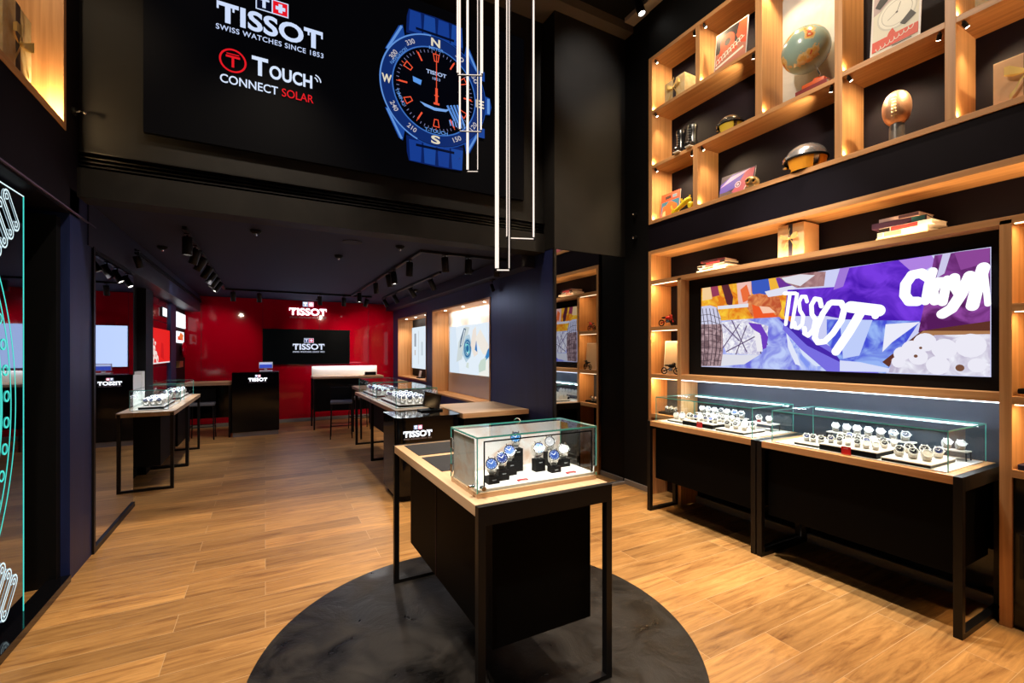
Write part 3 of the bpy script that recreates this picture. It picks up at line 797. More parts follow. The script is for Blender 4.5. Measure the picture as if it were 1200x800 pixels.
p.poly([(cx - .17, cz - .15), (cx - .02, cz - .175), (cx + .10, cz - .165), (cx + .16, cz - .14), (cx + .10, cz - .19), (cx - .02, cz - .205), (cx - .12, cz - .185)], scr(120, 165, 230))
for k in range(4): p.line([(cx + .12 + .035 * k, cz - .13 + .01 * k), (cx + .19 + .035 * k, cz - .25 - .008 * k)], .022, scr(90, 140, 215))
for k in range(6): p.line([(cx + .14 + .03 * k, cz - .27), (cx + .15 + .03 * k, cz - .31)], .014, scr(110, 150, 215))
p.line([(cx, cz), (cx, cz + .34)], .008, OR); p.rect(cx - .012, cz - .13, cx + .012, cz + .02, OR); p.rect(cx - .03, cz - .145, cx + .03, cz - .125, OR)
p.rect(cx - .022, cz - .06, cx + .022, cz - .05, OR)
p.build('picture', ls)

# ================================================================ PENDANT LIGHT FRAMES
def pendant(x, y, z0, z1, wd, deg, label, t=.015, lit=(1.06, 1.06)):
    r = thing('pendant_light', label, 'pendant light', (x, y, z0), 'long rectangular pendant lights over the display table')
    d = Vector((math.cos(R(deg)), math.sin(R(deg)), 0)); n = Vector((-d.y, d.x, 0))
    A, B = Vector((x, y, 0)) - d * wd / 2, Vector((x, y, 0)) + d * wd / 2
    f = MB(M_metal); e = MB(E_pend)
    def bar(mb, P, Q, hw, hn):      # bar from P to Q, half widths across and along n
        ax = (Q - P).normalized(); c = ax.cross(n).normalized()
        vs = [mb.bm.verts.new(q + c * a * hw + n * bq * hn) for q in (P, Q) for a, bq in ((-1, -1), (1, -1), (1, 1), (-1, 1))]
        for q in ((0, 1, 2, 3), (7, 6, 5, 4), (0, 4, 5, 1), (1, 5, 6, 2), (2, 6, 7, 3), (3, 7, 4, 0)): mb._f([vs[k] for k in q])
    Z = Vector((0, 0, 1))
    for q, L in ((A, lit[0]), (B, lit[1])):
        bar(f, q + Z * z0, q + Z * z1, t * .5, t * .42)
        bar(e, q + Z * (z0 + .012), q + Z * (z1 - .01), t * .5 * L, t * .46)
    bar(f, A + Z * z0 - d * t / 2, B + Z * z0 + d * t / 2, t * .3, t * .42); bar(f, A + Z * z1 - d * t / 2, B + Z * z1 + d * t / 2, t * .3, t * .42)
    bar(e, A + Z * (z0 + .001), B + Z * (z0 + .001), t * .16, t * .46); bar(e, A + Z * (z1 - .001), B + Z * (z1 - .001), t * .16, t * .46)
    f.build('frame', r); e.build('led_strip', r)
    c = MB(M_metal)
    for q in (A, B): c.tube([q + Z * z1, q + Z * HF], .0025, 6)
    c.build('cable', r)
    return r
pendant(1.236, 2.40, 2.075, 4.7, .072, -26, 'lowest hanging of the lit rectangular frames, reaching down in front of the navy wall', t=.021, lit=(1.06, .25))
pendant(1.365, 2.415, 2.28, 4.8, .155, -20, 'lit rectangular frame hanging second lowest, rightmost of the pendants', t=.019, lit=(1.06, .55))
pendant(1.114, 2.568, 2.693, 4.75, .062, -28, 'narrow lit frame ending just below the watch picture', t=.012, lit=(1.06, .35))
pendant(1.07, 2.50, 2.90, 4.85, .125, -24, 'lit rectangular frame ending across the right edge of the watch face', t=.009)
pendant(1.043, 2.444, 3.196, 4.9, .141, -26, 'lit rectangular frame hanging highest, leftmost of the pendants', t=.010)
spot('pendant_glow', (1.2, 2.42, 3.9), (1.2, 2.4, .9), 26, 150, 1, (1, .86, .74), .15)

# ================================================================ CENTRAL DISPLAY TABLE
def display_table(r, x0, x1, y0, y1, H, top, ends, box, tt=.048, fr=.034, mt=M_metal):
    """r: thing; ends: list of (ya, yb) frame spans; box: (x0,x1,y0,y1,z0) hanging cabinet"""
    for (ya, yb, pale_m) in top: bx(pale_m, x0, x1, ya, yb, H - tt, H, bev=.002).build('tabletop', r)
    for (ya, yb) in ends:
        for xa in (x0, x1 - fr): bx(mt, xa, xa + fr, ya, yb, 0, H - .001, bev=.001).build('leg', r)
        bx(mt, x0 + fr, x1 - fr, ya, yb, 0, fr * .8).build('floor_rail', r); bx(mt, x0 + fr, x1 - fr, ya, yb, H - tt - .035, H - .001).build('top_rail', r)
    a = box
    b = MB(mat('black_lacquer_panel', (.0015, .0015, .0015), .6, 0, .06)); b.box(*a, H - tt)
    b.build('cabinet_body', r)
ct = thing('display_table', 'oak-topped display table with black frame, standing on the round dark inlay', 'table', (1.135, 2.44, .004))
x0, x1, y0, y1, H = .777, 1.492, 1.732, 3.165, .95
display_table(ct, x0, x1, y0, y1, H, [(y0 + .034, y1 - .034, pale['y'])], [(y0, y0 + .034), (y1 - .034, y1)], (.875, 1.412, 1.80, 3.08, .29))
for ya, yb in ((2.34, 2.70), (2.76, 3.10)): bx(M_inlay, .835, 1.435, ya, yb, H, H + .003).build('dark_pad', ct)
bx(M_seam, .872, .876, 2.55, 2.556, .29, .9).build('door_gap', ct)

# glass showcase on it
def showcase(r, x0, x1, y0, y1, z0, z1, edge=.006, lid=True):
    g = MB(M_glass); t = .006
    g.box(x0, x1, y0, y0 + t, z0, z1 - t); g.box(x0, x1, y1 - t, y1, z0, z1 - t)
    g.box(x0, x0 + t, y0 + t, y1 - t, z0, z1 - t); g.box(x1 - t, x1, y0 + t, y1 - t, z0, z1 - t); g.build('glass_wall', r)
    g = MB(M_glass); g.box(x0, x1, y0, y1, z1 - t, z1); g.build('glass_top', r)
    e = MB(M_gedge); w_ = edge * .62
    for x in (x0, x1):
        for y in (y0, y1): e.box(x - w_ / 2, x + w_ / 2, y - w_ / 2, y + w_ / 2, z0, z1)
    for y in (y0, y1): e.box(x0, x1, y - w_ / 2, y + w_ / 2, z1 - edge, z1 + .0005)
    for x in (x0, x1): e.box(x - w_ / 2, x + w_ / 2, y0, y1, z1 - edge, z1 + .0005)
    e.build('glass_edge', r)
cs = thing('glass_showcase', 'glass showcase with eight steel watches on the central display table', 'showcase', (1.148, 1.99, .95))
CX0, CX1, CY0, CY1 = .818, 1.477, 1.835, 2.155
bx(pale['x'], CX0, CX1, CY0, CY1, .951, .972, bev=.001).build('base', cs)
bx(M_white, CX0 + .008, CX1 - .008, CY0 + .008, CY1 - .008, .972, .985).build('floor_panel', cs)
showcase(cs, CX0, CX1, CY0, CY1, .972, 1.22, .007)
M_print = concrete('printed_backdrop', (.82, .80, .80), (.66, .36, .2), .5, .6, 5.5)
for e_, c_ in zip(M_print.node_tree.nodes['Color Ramp'].color_ramp.elements, (.48, .80)): e_.position = c_
bx(M_print, CX0 + .013, CX1 - .012, CY1 - .014, CY1 - .008, .985, 1.205).build('backdrop', cs)
bx(M_print, CX0 + .008, CX0 + .012, CY0 + .05, CY1 - .016, .985, 1.205).build('backdrop', cs)
b = MB(M_black)
for q in ((CX0 + .03, CX0 + .036, .99, 1.195), (CX1 - .035, CX1 - .029, .99, 1.195), (CX0 + .03, CX1 - .029, 1.195, 1.201)): b.box(q[0], q[1], CY0 - .0035, CY0 - .0005, q[2], q[3])
b.build('door_seal', cs)
def lock(x, y, z, d, mb=None):
    b = MB(M_chrome); b.lathe([(0, 0), (.011, 0), (.011, .006), (.008, .008), (.008, .018), (.010, .02), (.010, .024), (0, .024)], (x, y, z), d, 18); return b
lock(CX0 + .02, CY0 - .004, .998, (0, -1, 0)).build('lock', cs)
lock(CX0 - .004, CY0 + .03, .998, (-1, 0, 0)).build('lock', cs)
bx(M_chrome, CX1 - .02, CX1 + .004, CY0 - .008, CY0 - .001, .99, 1.02, bev=.001).build('hinge', cs)
bx(M_chrome, CX0 - .008, CX0 - .001, CY1 - .03, CY1 - .006, 1.12, 1.17, bev=.001).build('hinge', cs)
bx(M_chrome, CX0 - .008, CX0 - .001, CY1 - .03, CY1 - .006, 1.0, 1.04, bev=.001).build('hinge', cs)
b = MB(M_chrome); b.tube([(1.2 + .022 * math.cos(R(a)), CY1 + .01, 1.215 + .022 * math.sin(R(a))) for a in range(0, 181, 20)], .003, 8); b.build('pull_ring', cs)

# ---------------------------------------------------------------- watches
def dial_colour(c): return mat('watch_dial_%d_%d_%d' % c, srgb(*c), .25, .3, .5, 1)
def make_watch(name, R_=.021, strapc=M_steel, dial=(30, 60, 130), bezel=M_brace, label='', group=None, cuff=None, h=.052, parts=True, tilt=50):
    """worn round an upright cuff; the dial looks towards -Y and up; z = 0 is the rest"""
    r = thing(name, label, 'watch', (0, 0, 0), group)
    N = Vector((0, -math.cos(R(tilt)) , math.sin(R(tilt)))).normalized(); up_ = Vector((0, math.sin(R(tilt)), math.cos(R(tilt))))
    C = Vector((0, -.012, h * .72)); X = Vector((1, 0, 0))
    # strap: a flat band looping behind and below the dial
    b = MB(strapc); w_ = R_ * .52
    pr = []
    for k in range(0, 25):
        a = 2 * math.pi * (k / 24.0); pr.append(C - N * (R_ * 1.05) + up_ * (R_ * 1.12 * math.cos(a)) + N * (R_ * 1.0 * math.sin(a)) * (1 if math.sin(a) < 0 else .92))
    rings = []
    cen = C - N * (R_ * 1.05)
    for q in pr[:-1]:
        o_ = (q - cen).normalized() * .0015
        rings.append([b.bm.verts.new(q + X * s1 * w_ + o_ * s2) for s1, s2 in ((-1, -1), (1, -1), (1, 1), (-1, 1))])
    for i in range(24):
        A_, B_ = rings[i], rings[(i + 1) % 24]
        for k in range(4): b._f([A_[k], A_[(k + 1) % 4], B_[(k + 1) % 4], B_[k]], True)
    for k in range(0, 24, 2):       # links
        if strapc in (M_brace, M_chrome):
            q = (pr[k] + pr[k + 1]) / 2; o_ = (q - cen).normalized()
            b.tube([q - X * w_ * .98 + o_ * .0008, q + X * w_ * .98 + o_ * .0008], .0016, 6)
    pieces = [('strap', b)]
    b = MB(bezel)
    b.lathe([(0, -.007), (R_ * .9, -.007), (R_, -.004), (R_, .001), (R_ * .92, .004), (R_ * .82, .004), (R_ * .80, .002)], C, N, 24)
    b.cyl(C + X * R_ * .95, C + X * R_ * 1.18, .0028, n=10)
    for s1 in (-1, 1):
        for s2 in (-1, 1):
            q = C + X * s1 * w_ * .95 + up_ * s2 * R_ * .85
            b.cyl(q - N * .001, q + up_ * s2 * R_ * .32 - N * .006, .0024, n=8)
    pieces.append(('case', b))
    d = MB(dial_colour(dial)); d.lathe([(R_ * .81, .0015), (0, .0015)], C, N, 24)
    d.m(M_white)
    for k in range(12):
        a = math.pi * k / 6; u_ = X * math.cos(a) + up_ * math.sin(a); t_ = X * -math.sin(a) + up_ * math.cos(a)
        q0, q1 = C + u_ * R_ * .58 + N * .002, C + u_ * R_ * .74 + N * .002
        vs = [d.bm.verts.new(z) for z in (q0 - t_ * .0007, q1 - t_ * .0007, q1 + t_ * .0007, q0 + t_ * .0007)]; d._f(vs)
    for a, l_, w2 in ((R(60), .45, .001), (R(150), .62, .0007)):
        u_ = X * math.cos(a) + up_ * math.sin(a); t_ = X * -math.sin(a) + up_ * math.cos(a)
        vs = [d.bm.verts.new(z + N * .0024) for z in (C - t_ * w2, C + u_ * R_ * l_ - t_ * w2, C + u_ * R_ * l_ + t_ * w2, C + t_ * w2)]; d._f(vs)
    pieces.append(('dial', d))
    if cuff is not None:
        b = MB(cuff); cc = cen
        b.cyl(cc - X * w_ * 1.45, cc + X * w_ * 1.45, R_ * .97, n=20)
        if cuff is M_cream: b.cyl(cc - X * w_ * 1.3, cc + X * w_ * 1.3, R_ * .8, n=14)
        b.box(-w_ * .8, w_ * .8, cc.y - .008, cc.y + .008, 0.0, cc.z - R_ * .6)
        pieces.append(('cuff', b))
    for n_, b in pieces: b.build(n_, r)
    return r

def perch(x, y, z0, h, lab, first=[None]):
    """black display block with a steel holder"""
    r = thing('display_block', lab, 'display block', (x, y, z0), 'black display blocks in the central glass showcase')
    bx(M_black, x - .028, x + .028, y - .022, y + .022, z0, z0 + h, bev=.001).build('block', r)
    p_ = Pic((x - .028, y - .0225, z0), (1, 0, 0), (0, 0, 1)); p_.word('TISSOT', .028, h - .018, .0042, M_white, w=.022, bold=.02, align='c'); p_.build('lettering', r)
    return r
central = [(.930, 1.915, .034, (70, 110, 190), 'front left of the left cluster, on the lowest block'),
           (.997, 1.945, .048, (25, 50, 120), 'second from the left, dark blue dial above a low block'),
           (1.071, 2.005, .065, (80, 110, 180), 'third of the left cluster, in front of the tallest block'),
           (1.135, 2.055, .115, (40, 120, 190), 'on the tallest block, its blue dial highest in the showcase'),
           (1.235, 2.00, .062, (120, 150, 220), 'left of the right cluster, on the broad block'),
           (1.295, 1.945, .030, (35, 70, 150), 'front of the right cluster, on the lowest block there'),
           (1.352, 2.075, .070, (200, 200, 210), 'at the back of the right cluster'),
           (1.405, 2.02, .036, (215, 205, 190), 'rightmost in the showcase, with a pale dial')]
proto_s = None
for k, (x, y, h, dc, lab) in enumerate(central):
    perch(x, y, .985, h, 'black display block carrying the watch ' + lab.split(',')[0] if False else 'black block under the watch ' + lab)
    wt = make_watch('wristwatch', .0225, M_brace, dc, M_chrome, 'steel watch ' + lab, 'steel watches in the central showcase', cuff=M_cream, tilt=28, h=.06)
    wt.scale = (1.32,) * 3; wt.location = (x, y + .006, .985 + h); wt.rotation_euler = (0, 0, R((-28, -20, -25, -30, -10, -22, -20, -15)[k]))
for x, y, lab in ((1.075, 1.885, 'small red price card by the left cluster of watches'), (1.355, 1.885, 'small red price card by the right cluster of watches')):
    c = thing('price_card', lab, 'price card', (x, y, .985), 'red price cards in the central showcase')
    bx(ink(200, 25, 40), x - .026, x + .026, y - .008, y + .008, .985, .991, rot=Matrix.Rotation(R(0), 3, 'Z')).build('card', c)
    p_ = Pic((x - .026, y - .0085, .985), (1, 0, 0), (0, 0, 1)); p_.rect(.008, .0015, .044, .0045, M_white); p_.build('lettering', c)
area('showcase_led', (1.147, 1.86, 1.208), (0, .6, -1), .6, .01, .9, (.95, .97, 1), (1, 0, 0))

# ================================================================ WALL COUNTER: two tables, two showcases
def wall_table(y0, y1, label):
    r = thing('display_table', label, 'table', (3.7, (y0 + y1) / 2, 0))
    if y1 > 3.3:      # stops short of the shelving's upright, a narrow tongue passes in front of it
        display_table(r, 3.385, 3.777, y0, y1, .9, [(3.30, y1 - .04, oak['y'])], [(y1 - .04, y1)], (3.44, 3.777, 3.30, y1 - .06, .33), fr=.036)
        y1 = 3.315
        display_table(r, 3.385, 4.025, y0, y1, .9, [(y0 + .04, 3.30, oak['y'])], [(y0, y0 + .04)], (3.44, 3.97, y0 + .06, 3.30, .33), fr=.04)
    else:
        display_table(r, 3.385, 4.025, y0, y1, .9, [(y0 + .04, y1 - .04, oak['y'])], [(y0, y0 + .04), (y1 - .04, y1)], (3.44, 3.97, y0 + .06, y1 - .06, .33), fr=.04)
    return r
wall_table(2.245, 3.40, 'oak-topped display table with black frame under the left half of the wall counter')
wall_table(1.035, 2.235, 'oak-topped display table with black frame under the right half of the wall counter')
def wall_case(y0, y1, label, ends):
    r = thing('glass_showcase', label, 'showcase', (3.69, (y0 + y1) / 2, .9))
    bx(M_white, 3.43, 3.965, y0 + .01, y1 - .01, .901, .906).build('floor_panel', r)
    showcase(r, 3.42, 3.975, y0, y1, .906, 1.145, .007)
    MB(E_ledw).cyl((3.955, y0 + .03, 1.128), (3.955, y1 - .03, 1.128), .007, n=12).build('led_tube', r)
    area('showcase_led', (3.94, (y0 + y1) / 2, 1.115), (-.75, 0, -1), y1 - y0 - .1, .012, 3.4, (.88, .96, 1))
    return r
wall_case(2.295, 3.315, 'long glass showcase of watches on the left of the wall counter', 0)
wall_case(1.107, 2.132, 'long glass showcase of watches on the right of the wall counter', 0)

def tray(x0, x1, y0, y1, z0, h, label, dark=False, legs=False):
    r = thing('display_tray', label, 'tray', ((x0 + x1) / 2, (y0 + y1) / 2, z0))
    if legs:
        bx(M_cream, x0, x1, y0, y1, z0 + h - .006, z0 + h).build('tray_top', r)
        b = MB(M_metal)
        for x in (x0 + .004, x1 - .004):
            for y in (y0 + .004, y1 - .004): b.box(x - .003, x + .003, y - .003, y + .003, z0, z0 + h - .006)
        b.build('tray_legs', r)
    else:
        bx(M_black if dark else M_metal, x0 + .004, x1 - .004, y0 + .004, y1 - .004, z0, z0 + h - .006).build('tray_base', r)
        bx(M_cream, x0, x1, y0, y1, z0 + h - .006, z0 + h, bev=.001).build('tray_top', r)
    return r
Z = .906
T1 = [tray(3.50, 3.72, 3.07, 3.25, Z, .018, 'low cream tray at the left end of the left wall showcase'),
      tray(3.47, 3.86, 2.70, 3.04, Z, .042, 'broad black-sided tray in the middle of the left wall showcase', True),
      tray(3.46, 3.76, 2.40, 2.67, Z, .020, 'low cream tray at the right end of the left wall showcase'),
      tray(3.80, 3.93, 2.38, 2.60, Z, .06, 'raised cream stand at the back right of the left wall showcase', legs=True),
      tray(3.87, 3.95, 2.68, 3.22, Z, .065, 'long raised cream stand along the back of the left wall showcase', legs=True),
      tray(3.47, 3.66, 1.83, 2.00, Z, .018, 'low cream tray at the left end of the right wall showcase'),
      tray(3.44, 3.84, 1.46, 1.81, Z, .042, 'broad black-sided tray in the middle of the right wall showcase', True),
      tray(3.44, 3.80, 1.19, 1.44, Z, .022, 'low cream tray at the right end of the right wall showcase'),
      tray(3.86, 3.94, 1.16, 1.32, Z, .06, 'raised cream stand at the back right of the right wall showcase', legs=True),
      tray(3.87, 3.95, 1.44, 1.98, Z, .065, 'long raised cream stand along the back of the right wall showcase', legs=True)]
protos = []
for i, (sc_, dc) in enumerate(((M_cream, (20, 24, 40)), (M_cream, (235, 232, 225)), (M_brace, (25, 40, 90)), (M_white, (60, 60, 66)), (mat('red_rubber_strap', (.45, .02, .02), .5), (30, 30, 34)), (mat('black_rubber_strap', (.02, .02, .02), .5), (40, 70, 150)))):
    protos.append(make_watch('wristwatch', .0195, sc_, dc, M_brace, 'prototype', cuff=M_white, tilt=38, h=.048))
used_p = set()
def put_watch(i, x, y, z, rot, label, group, sc_=1.0):
    if i not in used_p:
        used_p.add(i); o_ = protos[i]; o_.location = (x, y, z); o_.rotation_euler = (0, 0, rot); o_['label'] = label; o_['group'] = group
    else:
        o_ = dup(protos[i], (x, y, z), rot, label, group)
    if sc_ != 1: o_.scale = (sc_,) * 3
    return o_
ORD = ['first', 'second', 'third', 'fourth', 'fifth', 'sixth', 'seventh', 'eighth', 'ninth', 'tenth', 'eleventh']
KIND = ['cream-strapped watch with dark dial', 'cream-strapped watch with white dial', 'steel watch with blue dial', 'white watch with grey dial', 'red-strapped watch', 'black-strapped watch with blue dial']
def rows(x0, x1, y0, y1, z, nr, nc, where, group, scale=1.0, jit=.004, pick=(0, 0, 1, 0, 2, 1, 3, 0, 1, 5)):
    for a in range(nr):
        for c in range(nc):
            x = x0 + (x1 - x0) * (a + .5) / nr; y = y1 - (y1 - y0) * (c + .5) / nc
            k = random.choice(pick)
            put_watch(k, x + random.uniform(-jit, jit) + .01, y + random.uniform(-jit, jit), z, R(-62) + random.uniform(-.15, .15),
                      ('%s, %s in %s row, %s' % (KIND[k], ORD[c], ('front', 'second', 'third')[a], where)) if nr > 1 else '%s, %s from left, %s' % (KIND[k], ORD[c], where), group, scale)
g1, g2 = 'watches in the left wall showcase', 'watches in the right wall showcase'
rows(3.52, 3.70, 3.08, 3.24, Z + .018, 2, 2, 'low left tray, left wall showcase', g1, 1.35)
rows(3.50, 3.84, 2.72, 3.03, Z + .042, 3, 6, 'black tray, left wall showcase', g1, 1.05)
rows(3.50, 3.74, 2.43, 2.66, Z + .020, 2, 3, 'low right tray, left wall showcase', g1, 1.35)
rows(3.82, 3.92, 2.40, 2.59, Z + .06, 1, 2, 'raised right stand, left wall showcase', g1, 1.3, pick=(1, 4))
rows(3.88, 3.94, 2.70, 3.21, Z + .065, 1, 7, 'back stand, left wall showcase', g1, 1.4)
rows(3.49, 3.64, 1.84, 1.99, Z + .018, 1, 3, 'low left tray, right wall showcase', g2, 1.2)
rows(3.46, 3.82, 1.48, 1.80, Z + .042, 3, 6, 'black tray, right wall showcase', g2, 1.08)
rows(3.47, 3.78, 1.21, 1.43, Z + .022, 2, 3, 'low right tray, right wall showcase', g2, 1.4)
rows(3.87, 3.93, 1.17, 1.31, Z + .06, 1, 2, 'raised right stand, right wall showcase', g2, 1.3)
rows(3.88, 3.94, 1.46, 1.97, Z + .065, 1, 7, 'back stand, right wall showcase', g2, 1.4)
for x, y, lab in ((3.455, 2.83, 'small red sign leaning on the black tray in the left wall showcase'), (3.425, 1.63, 'small red sign leaning on the black tray in the right wall showcase')):
    c = thing('price_card', lab, 'sign', (x, y, Z))
    bx(ink(205, 20, 30), x, x + .006, y - .028, y + .028, Z, Z + .052, bev=.001).build('card', c)
    p_ = Pic((x - .0005, y + .028, Z), (0, -1, 0), (0, 0, 1)); p_.word('TISSOT', .028, .036, .006, M_white, w=.03, bold=.02, align='c'); p_.build('lettering', c)

# ================================================================ BACK ROOM
def sign_letters(r, u, v, w_, O, U, V, mat_l=E_sign, swiss=True, t=.012):
    """raised lit brand lettering"""
    p = Pic(O, U, V); h = w_ * .19
    a = MB(mat_l); O_ = p.P(u, v)
    a.text('TISSOT', O_, p.U, p.V, h, w_, .03, 1.02, 'c', t)
    for q in (-1, 1):
        for e in (0, 1):
            x = u + q * w_ * .5 - q * (w_ * .155 * e) - (0 if q * (1 - 2 * e) < 0 else w_ * .018)
            a.prism([(x, v + h * .6), (x + w_ * .018, v + h * .6), (x + w_ * .018, v + h * .95), (x, v + h * .95)], p.O, p.U, p.V, t)
    a.build('letters', r)
    k = w_ * .155; b_ = v + h * 1.25
    f = MB(M_metal); f.prism([(u - k, b_), (u + k, b_), (u + k, b_ + k), (u - k, b_ + k)], p.O, p.U, p.V, t * .8)
    f.m(mat_l); e = t * .85
    def q_(x0, y0, x1, y1, m_):
        f.m(m_); f.prism([(x0, y0), (x1, y0), (x1, y1), (x0, y1)], p.O + p.N * e, p.U, p.V, t * .15)
    q_(u - k * .95, b_ + k * .05, u - k * .05, b_ + k * .95, emat('sign_pale', (.45, .5, .7), 1)); q_(u + k * .05, b_ + k * .05, u + k * .95, b_ + k * .95, emat('sign_pink', (1, .35, .45), 1.4))
    e = t * 1.0
    q_(u - k * .8, b_ + k * .65, u - k * .2, b_ + k * .82, mat_l); q_(u - k * .58, b_ + k * .2, u - k * .42, b_ + k * .7, mat_l)
    q_(u + k * .4, b_ + k * .2, u + k * .6, b_ + k * .8, mat_l); q_(u + k * .2, b_ + k * .4, u + k * .8, b_ + k * .6, mat_l)
    f.build('flag_emblem', r)
    g = MB(mat('sign_small_print', (.4, .35, .4), .5)); g.text('SWISS WATCHES SINCE 1853', p.P(u, v - h * .5), p.U, p.V, h * .24, w_ * .97, .012, 1.1, 'c', t * .4); g.build('small_letters', r)
# sign and screen on the red wall
r = thing('wall_sign', 'glowing white brand sign mounted high on the red back wall', 'sign', (.85, YB, 2.40))
sign_letters(r, .0, .0, .78, (.86, YB - .015, 2.415), (1, 0, 0), (0, 0, 1))
r = thing('display_screen', 'black screen with white brand lettering on the red back wall', 'screen', (.85, YB, 1.30))
bx(M_black, -.054, 1.758, YB - .055, YB - .003, 1.297, 2.087).build('casing', r)
p = Pic((-.054, YB - .0555, 1.297), (1, 0, 0), (0, 0, 1)); p.rect(.01, .01, 1.802, .78, scr(3, 4, 5))
logo(p, .925, .335, .66, scr(225, 232, 255), scr(235, 60, 90), scr(50, 60, 110)); p.build('picture', r)
# cash counter
r = thing('sales_counter', 'tall gloss black counter with glowing lettering in front of the red wall', 'counter', (-.15, 9.9, 0))
bx(M_gloss, -.545, .235, 9.86, 10.42, .085, 1.20, bev=.004).build('counter_body', r)
bx(M_skirt, -.53, .22, 9.88, 10.40, 0, .085).build('plinth', r)
sign_letters(r, 0, 0, .31, (-.125, 9.858, 1.03), (1, 0, 0), (0, 0, 1), t=.006)
r = thing('monitor', 'small white monitor with blue screen on the gloss black sales counter', 'monitor', (-.02, 10.05, 1.20))
bx(M_white, -.10, .12, 9.98, 10.14, 1.2005, 1.225, bev=.004).build('base', r); bx(M_white, -.02, .03, 10.04, 10.07, 1.225, 1.28).build('neck', r)
bx(M_white, -.11, .125, 10.03, 10.05, 1.262, 1.385, bev=.003).build('case', r)
p = Pic((-.10, 10.0295, 1.27), (1, 0, 0), (0, 0, 1)); p.rect(0, 0, .215, .105, scr(60, 80, 190)); p.rect(0, .07, .215, .105, scr(190, 200, 240)); p.build('picture', r)
# side table left of the counter
r = thing('side_table', 'long narrow oak-topped table with black legs left of the sales counter', 'table', (-.98, 10.2, 0))
bx(pale['x'], -1.38, -.56, 9.9, 10.5, .97, 1.02, bev=.002).build('tabletop', r)
for x in (-1.37, -.60):
    for y in (9.91, 10.46): bx(M_metal, x, x + .03, y, y + .03, 0, .97).build('leg', r)
bx(M_gloss, -1.3, -.62, 10.3, 10.45, .33, .97).build('cabinet_body', r)
def stool(x, y, label, seat=.68, rz=0):
    r = thing('bar_stool', label, 'stool', (0, 0, 0))
    bx(M_grey, -.19, .19, -.18, .18, seat - .045, seat, bev=.012).build('seat', r)
    bx(M_black, -.19, .19, .165, .19, seat, seat + .24, bev=.01).build('backrest', r)
    for sx in (-1, 1):
        for sy in (-1, 1): MB(M_metal).tube([(sx * .17, sy * .16, seat - .045), (sx * .185, sy * .175, 0)], .010, 8).build('leg', r)
    for q in (((-.18, -.17), (.18, -.17)), ((.18, -.17), (.18, .17)), ((.18, .17), (-.18, .17)), ((-.18, .17), (-.18, -.17))):
        MB(M_metal).tube([(*q[0], .24), (*q[1], .24)], .007, 8).build('foot_rail', r)
    r.location = (x, y, 0); r.rotation_euler = (0, 0, rz); return r
stool(-1.0, 9.95, 'black bar stool tucked under the side table by the sales counter', .66)
stool(1.24, 8.95, 'grey-seated bar stool between the white-backed desk and the watch tables', .68, R(-8))
stool(1.70, 9.74, 'dark bar stool between the small oak table and the white-backed desk', .66, R(0))
# white backed desk by the red wall
r = thing('service_desk', 'black desk with a lit white upstand and oak top against the red wall', 'desk', (1.55, 10.3, 0))
bx(pale['x'], .85, 2.25, 10.0, 10.62, 1.03, 1.07, bev=.002).build('desktop', r)
bx(M_white, .87, 2.23, 10.60, 10.63, 1.07, 1.27).build('upstand', r)
bx(M_black, .88, 2.22, 10.08, 10.60, .36, 1.03).build('cabinet_body', r)
for x in (.855, 2.215):
    for y in (10.01, 10.58): bx(M_metal, x, x + .03, y, y + .03, 0, 1.03).build('leg', r)
area('desk_led', (1.55, 10.56, 1.30), (0, .25, -1), 1.3, .02, 2.2, (.9, .92, 1), (1, 0, 0))
r = thing('desk_sign', 'small black sign standing on the white-backed desk', 'sign', (2.02, 10.25, 1.07))
bx(M_black, 1.90, 2.14, 10.24, 10.26, 1.079, 1.145, bev=.002).build('plate', r); bx(M_black, 1.88, 2.16, 10.21, 10.29, 1.07, 1.08).build('foot', r)
# small oak table behind the long one
r = thing('side_table', 'small oak-topped table behind the long watch table on the right', 'table', (1.85, 9.0, 0))
bx(pale['y'], 1.50, 2.2, 8.55, 9.45, .86, .91, bev=.002).build('tabletop', r)
for x in (1.51, 2.16):
    for y in (8.56, 9.41): bx(M_metal, x, x + .03, y, y + .03, 0, .86).build('leg', r)
# long watch table with peninsula
def small_watch_mesh():
    b = MB(M_cream); b.lathe([(.022, -.012), (.026, -.006), (.026, .006), (.022, .012)], (0, 0, .03), (0, 1, .2), 16)
    b.lathe([(.017, -.013), (.017, .013)], (0, 0, .03), (0, 1, .2), 16)
    for s_ in (-1, 1): b.lathe([(.022, .012 * s_), (.017, .013 * s_)], (0, 0, .03), (0, 1, .2), 16)
    b.m(M_white); b.box(-.018, .018, -.012, .012, 0, .012)
    b.m(M_chrome); b.cyl((0, -.018, .046), (0, -.026, .052), .019, n=18)
    b.m(mat('watch_dial_small', (.05, .06, .12), .3)); b.cyl((0, -.026, .052), (0, -.0268, .0526), .015, n=16)
    return b
swm = small_watch_mesh().build('wristwatch'); sw_used = [0]
def small_watch(x, y, z, rot, label, group, sc_=1.0):
    if not sw_used[0]: o_ = swm; sw_used[0] = 1
    else: o_ = swm.copy(); COL.objects.link(o_)
    o_.location = (x, y, z); o_.rotation_euler = (0, 0, rot); o_.scale = (sc_,) * 3; tagit(o_, label, 'watch', group)
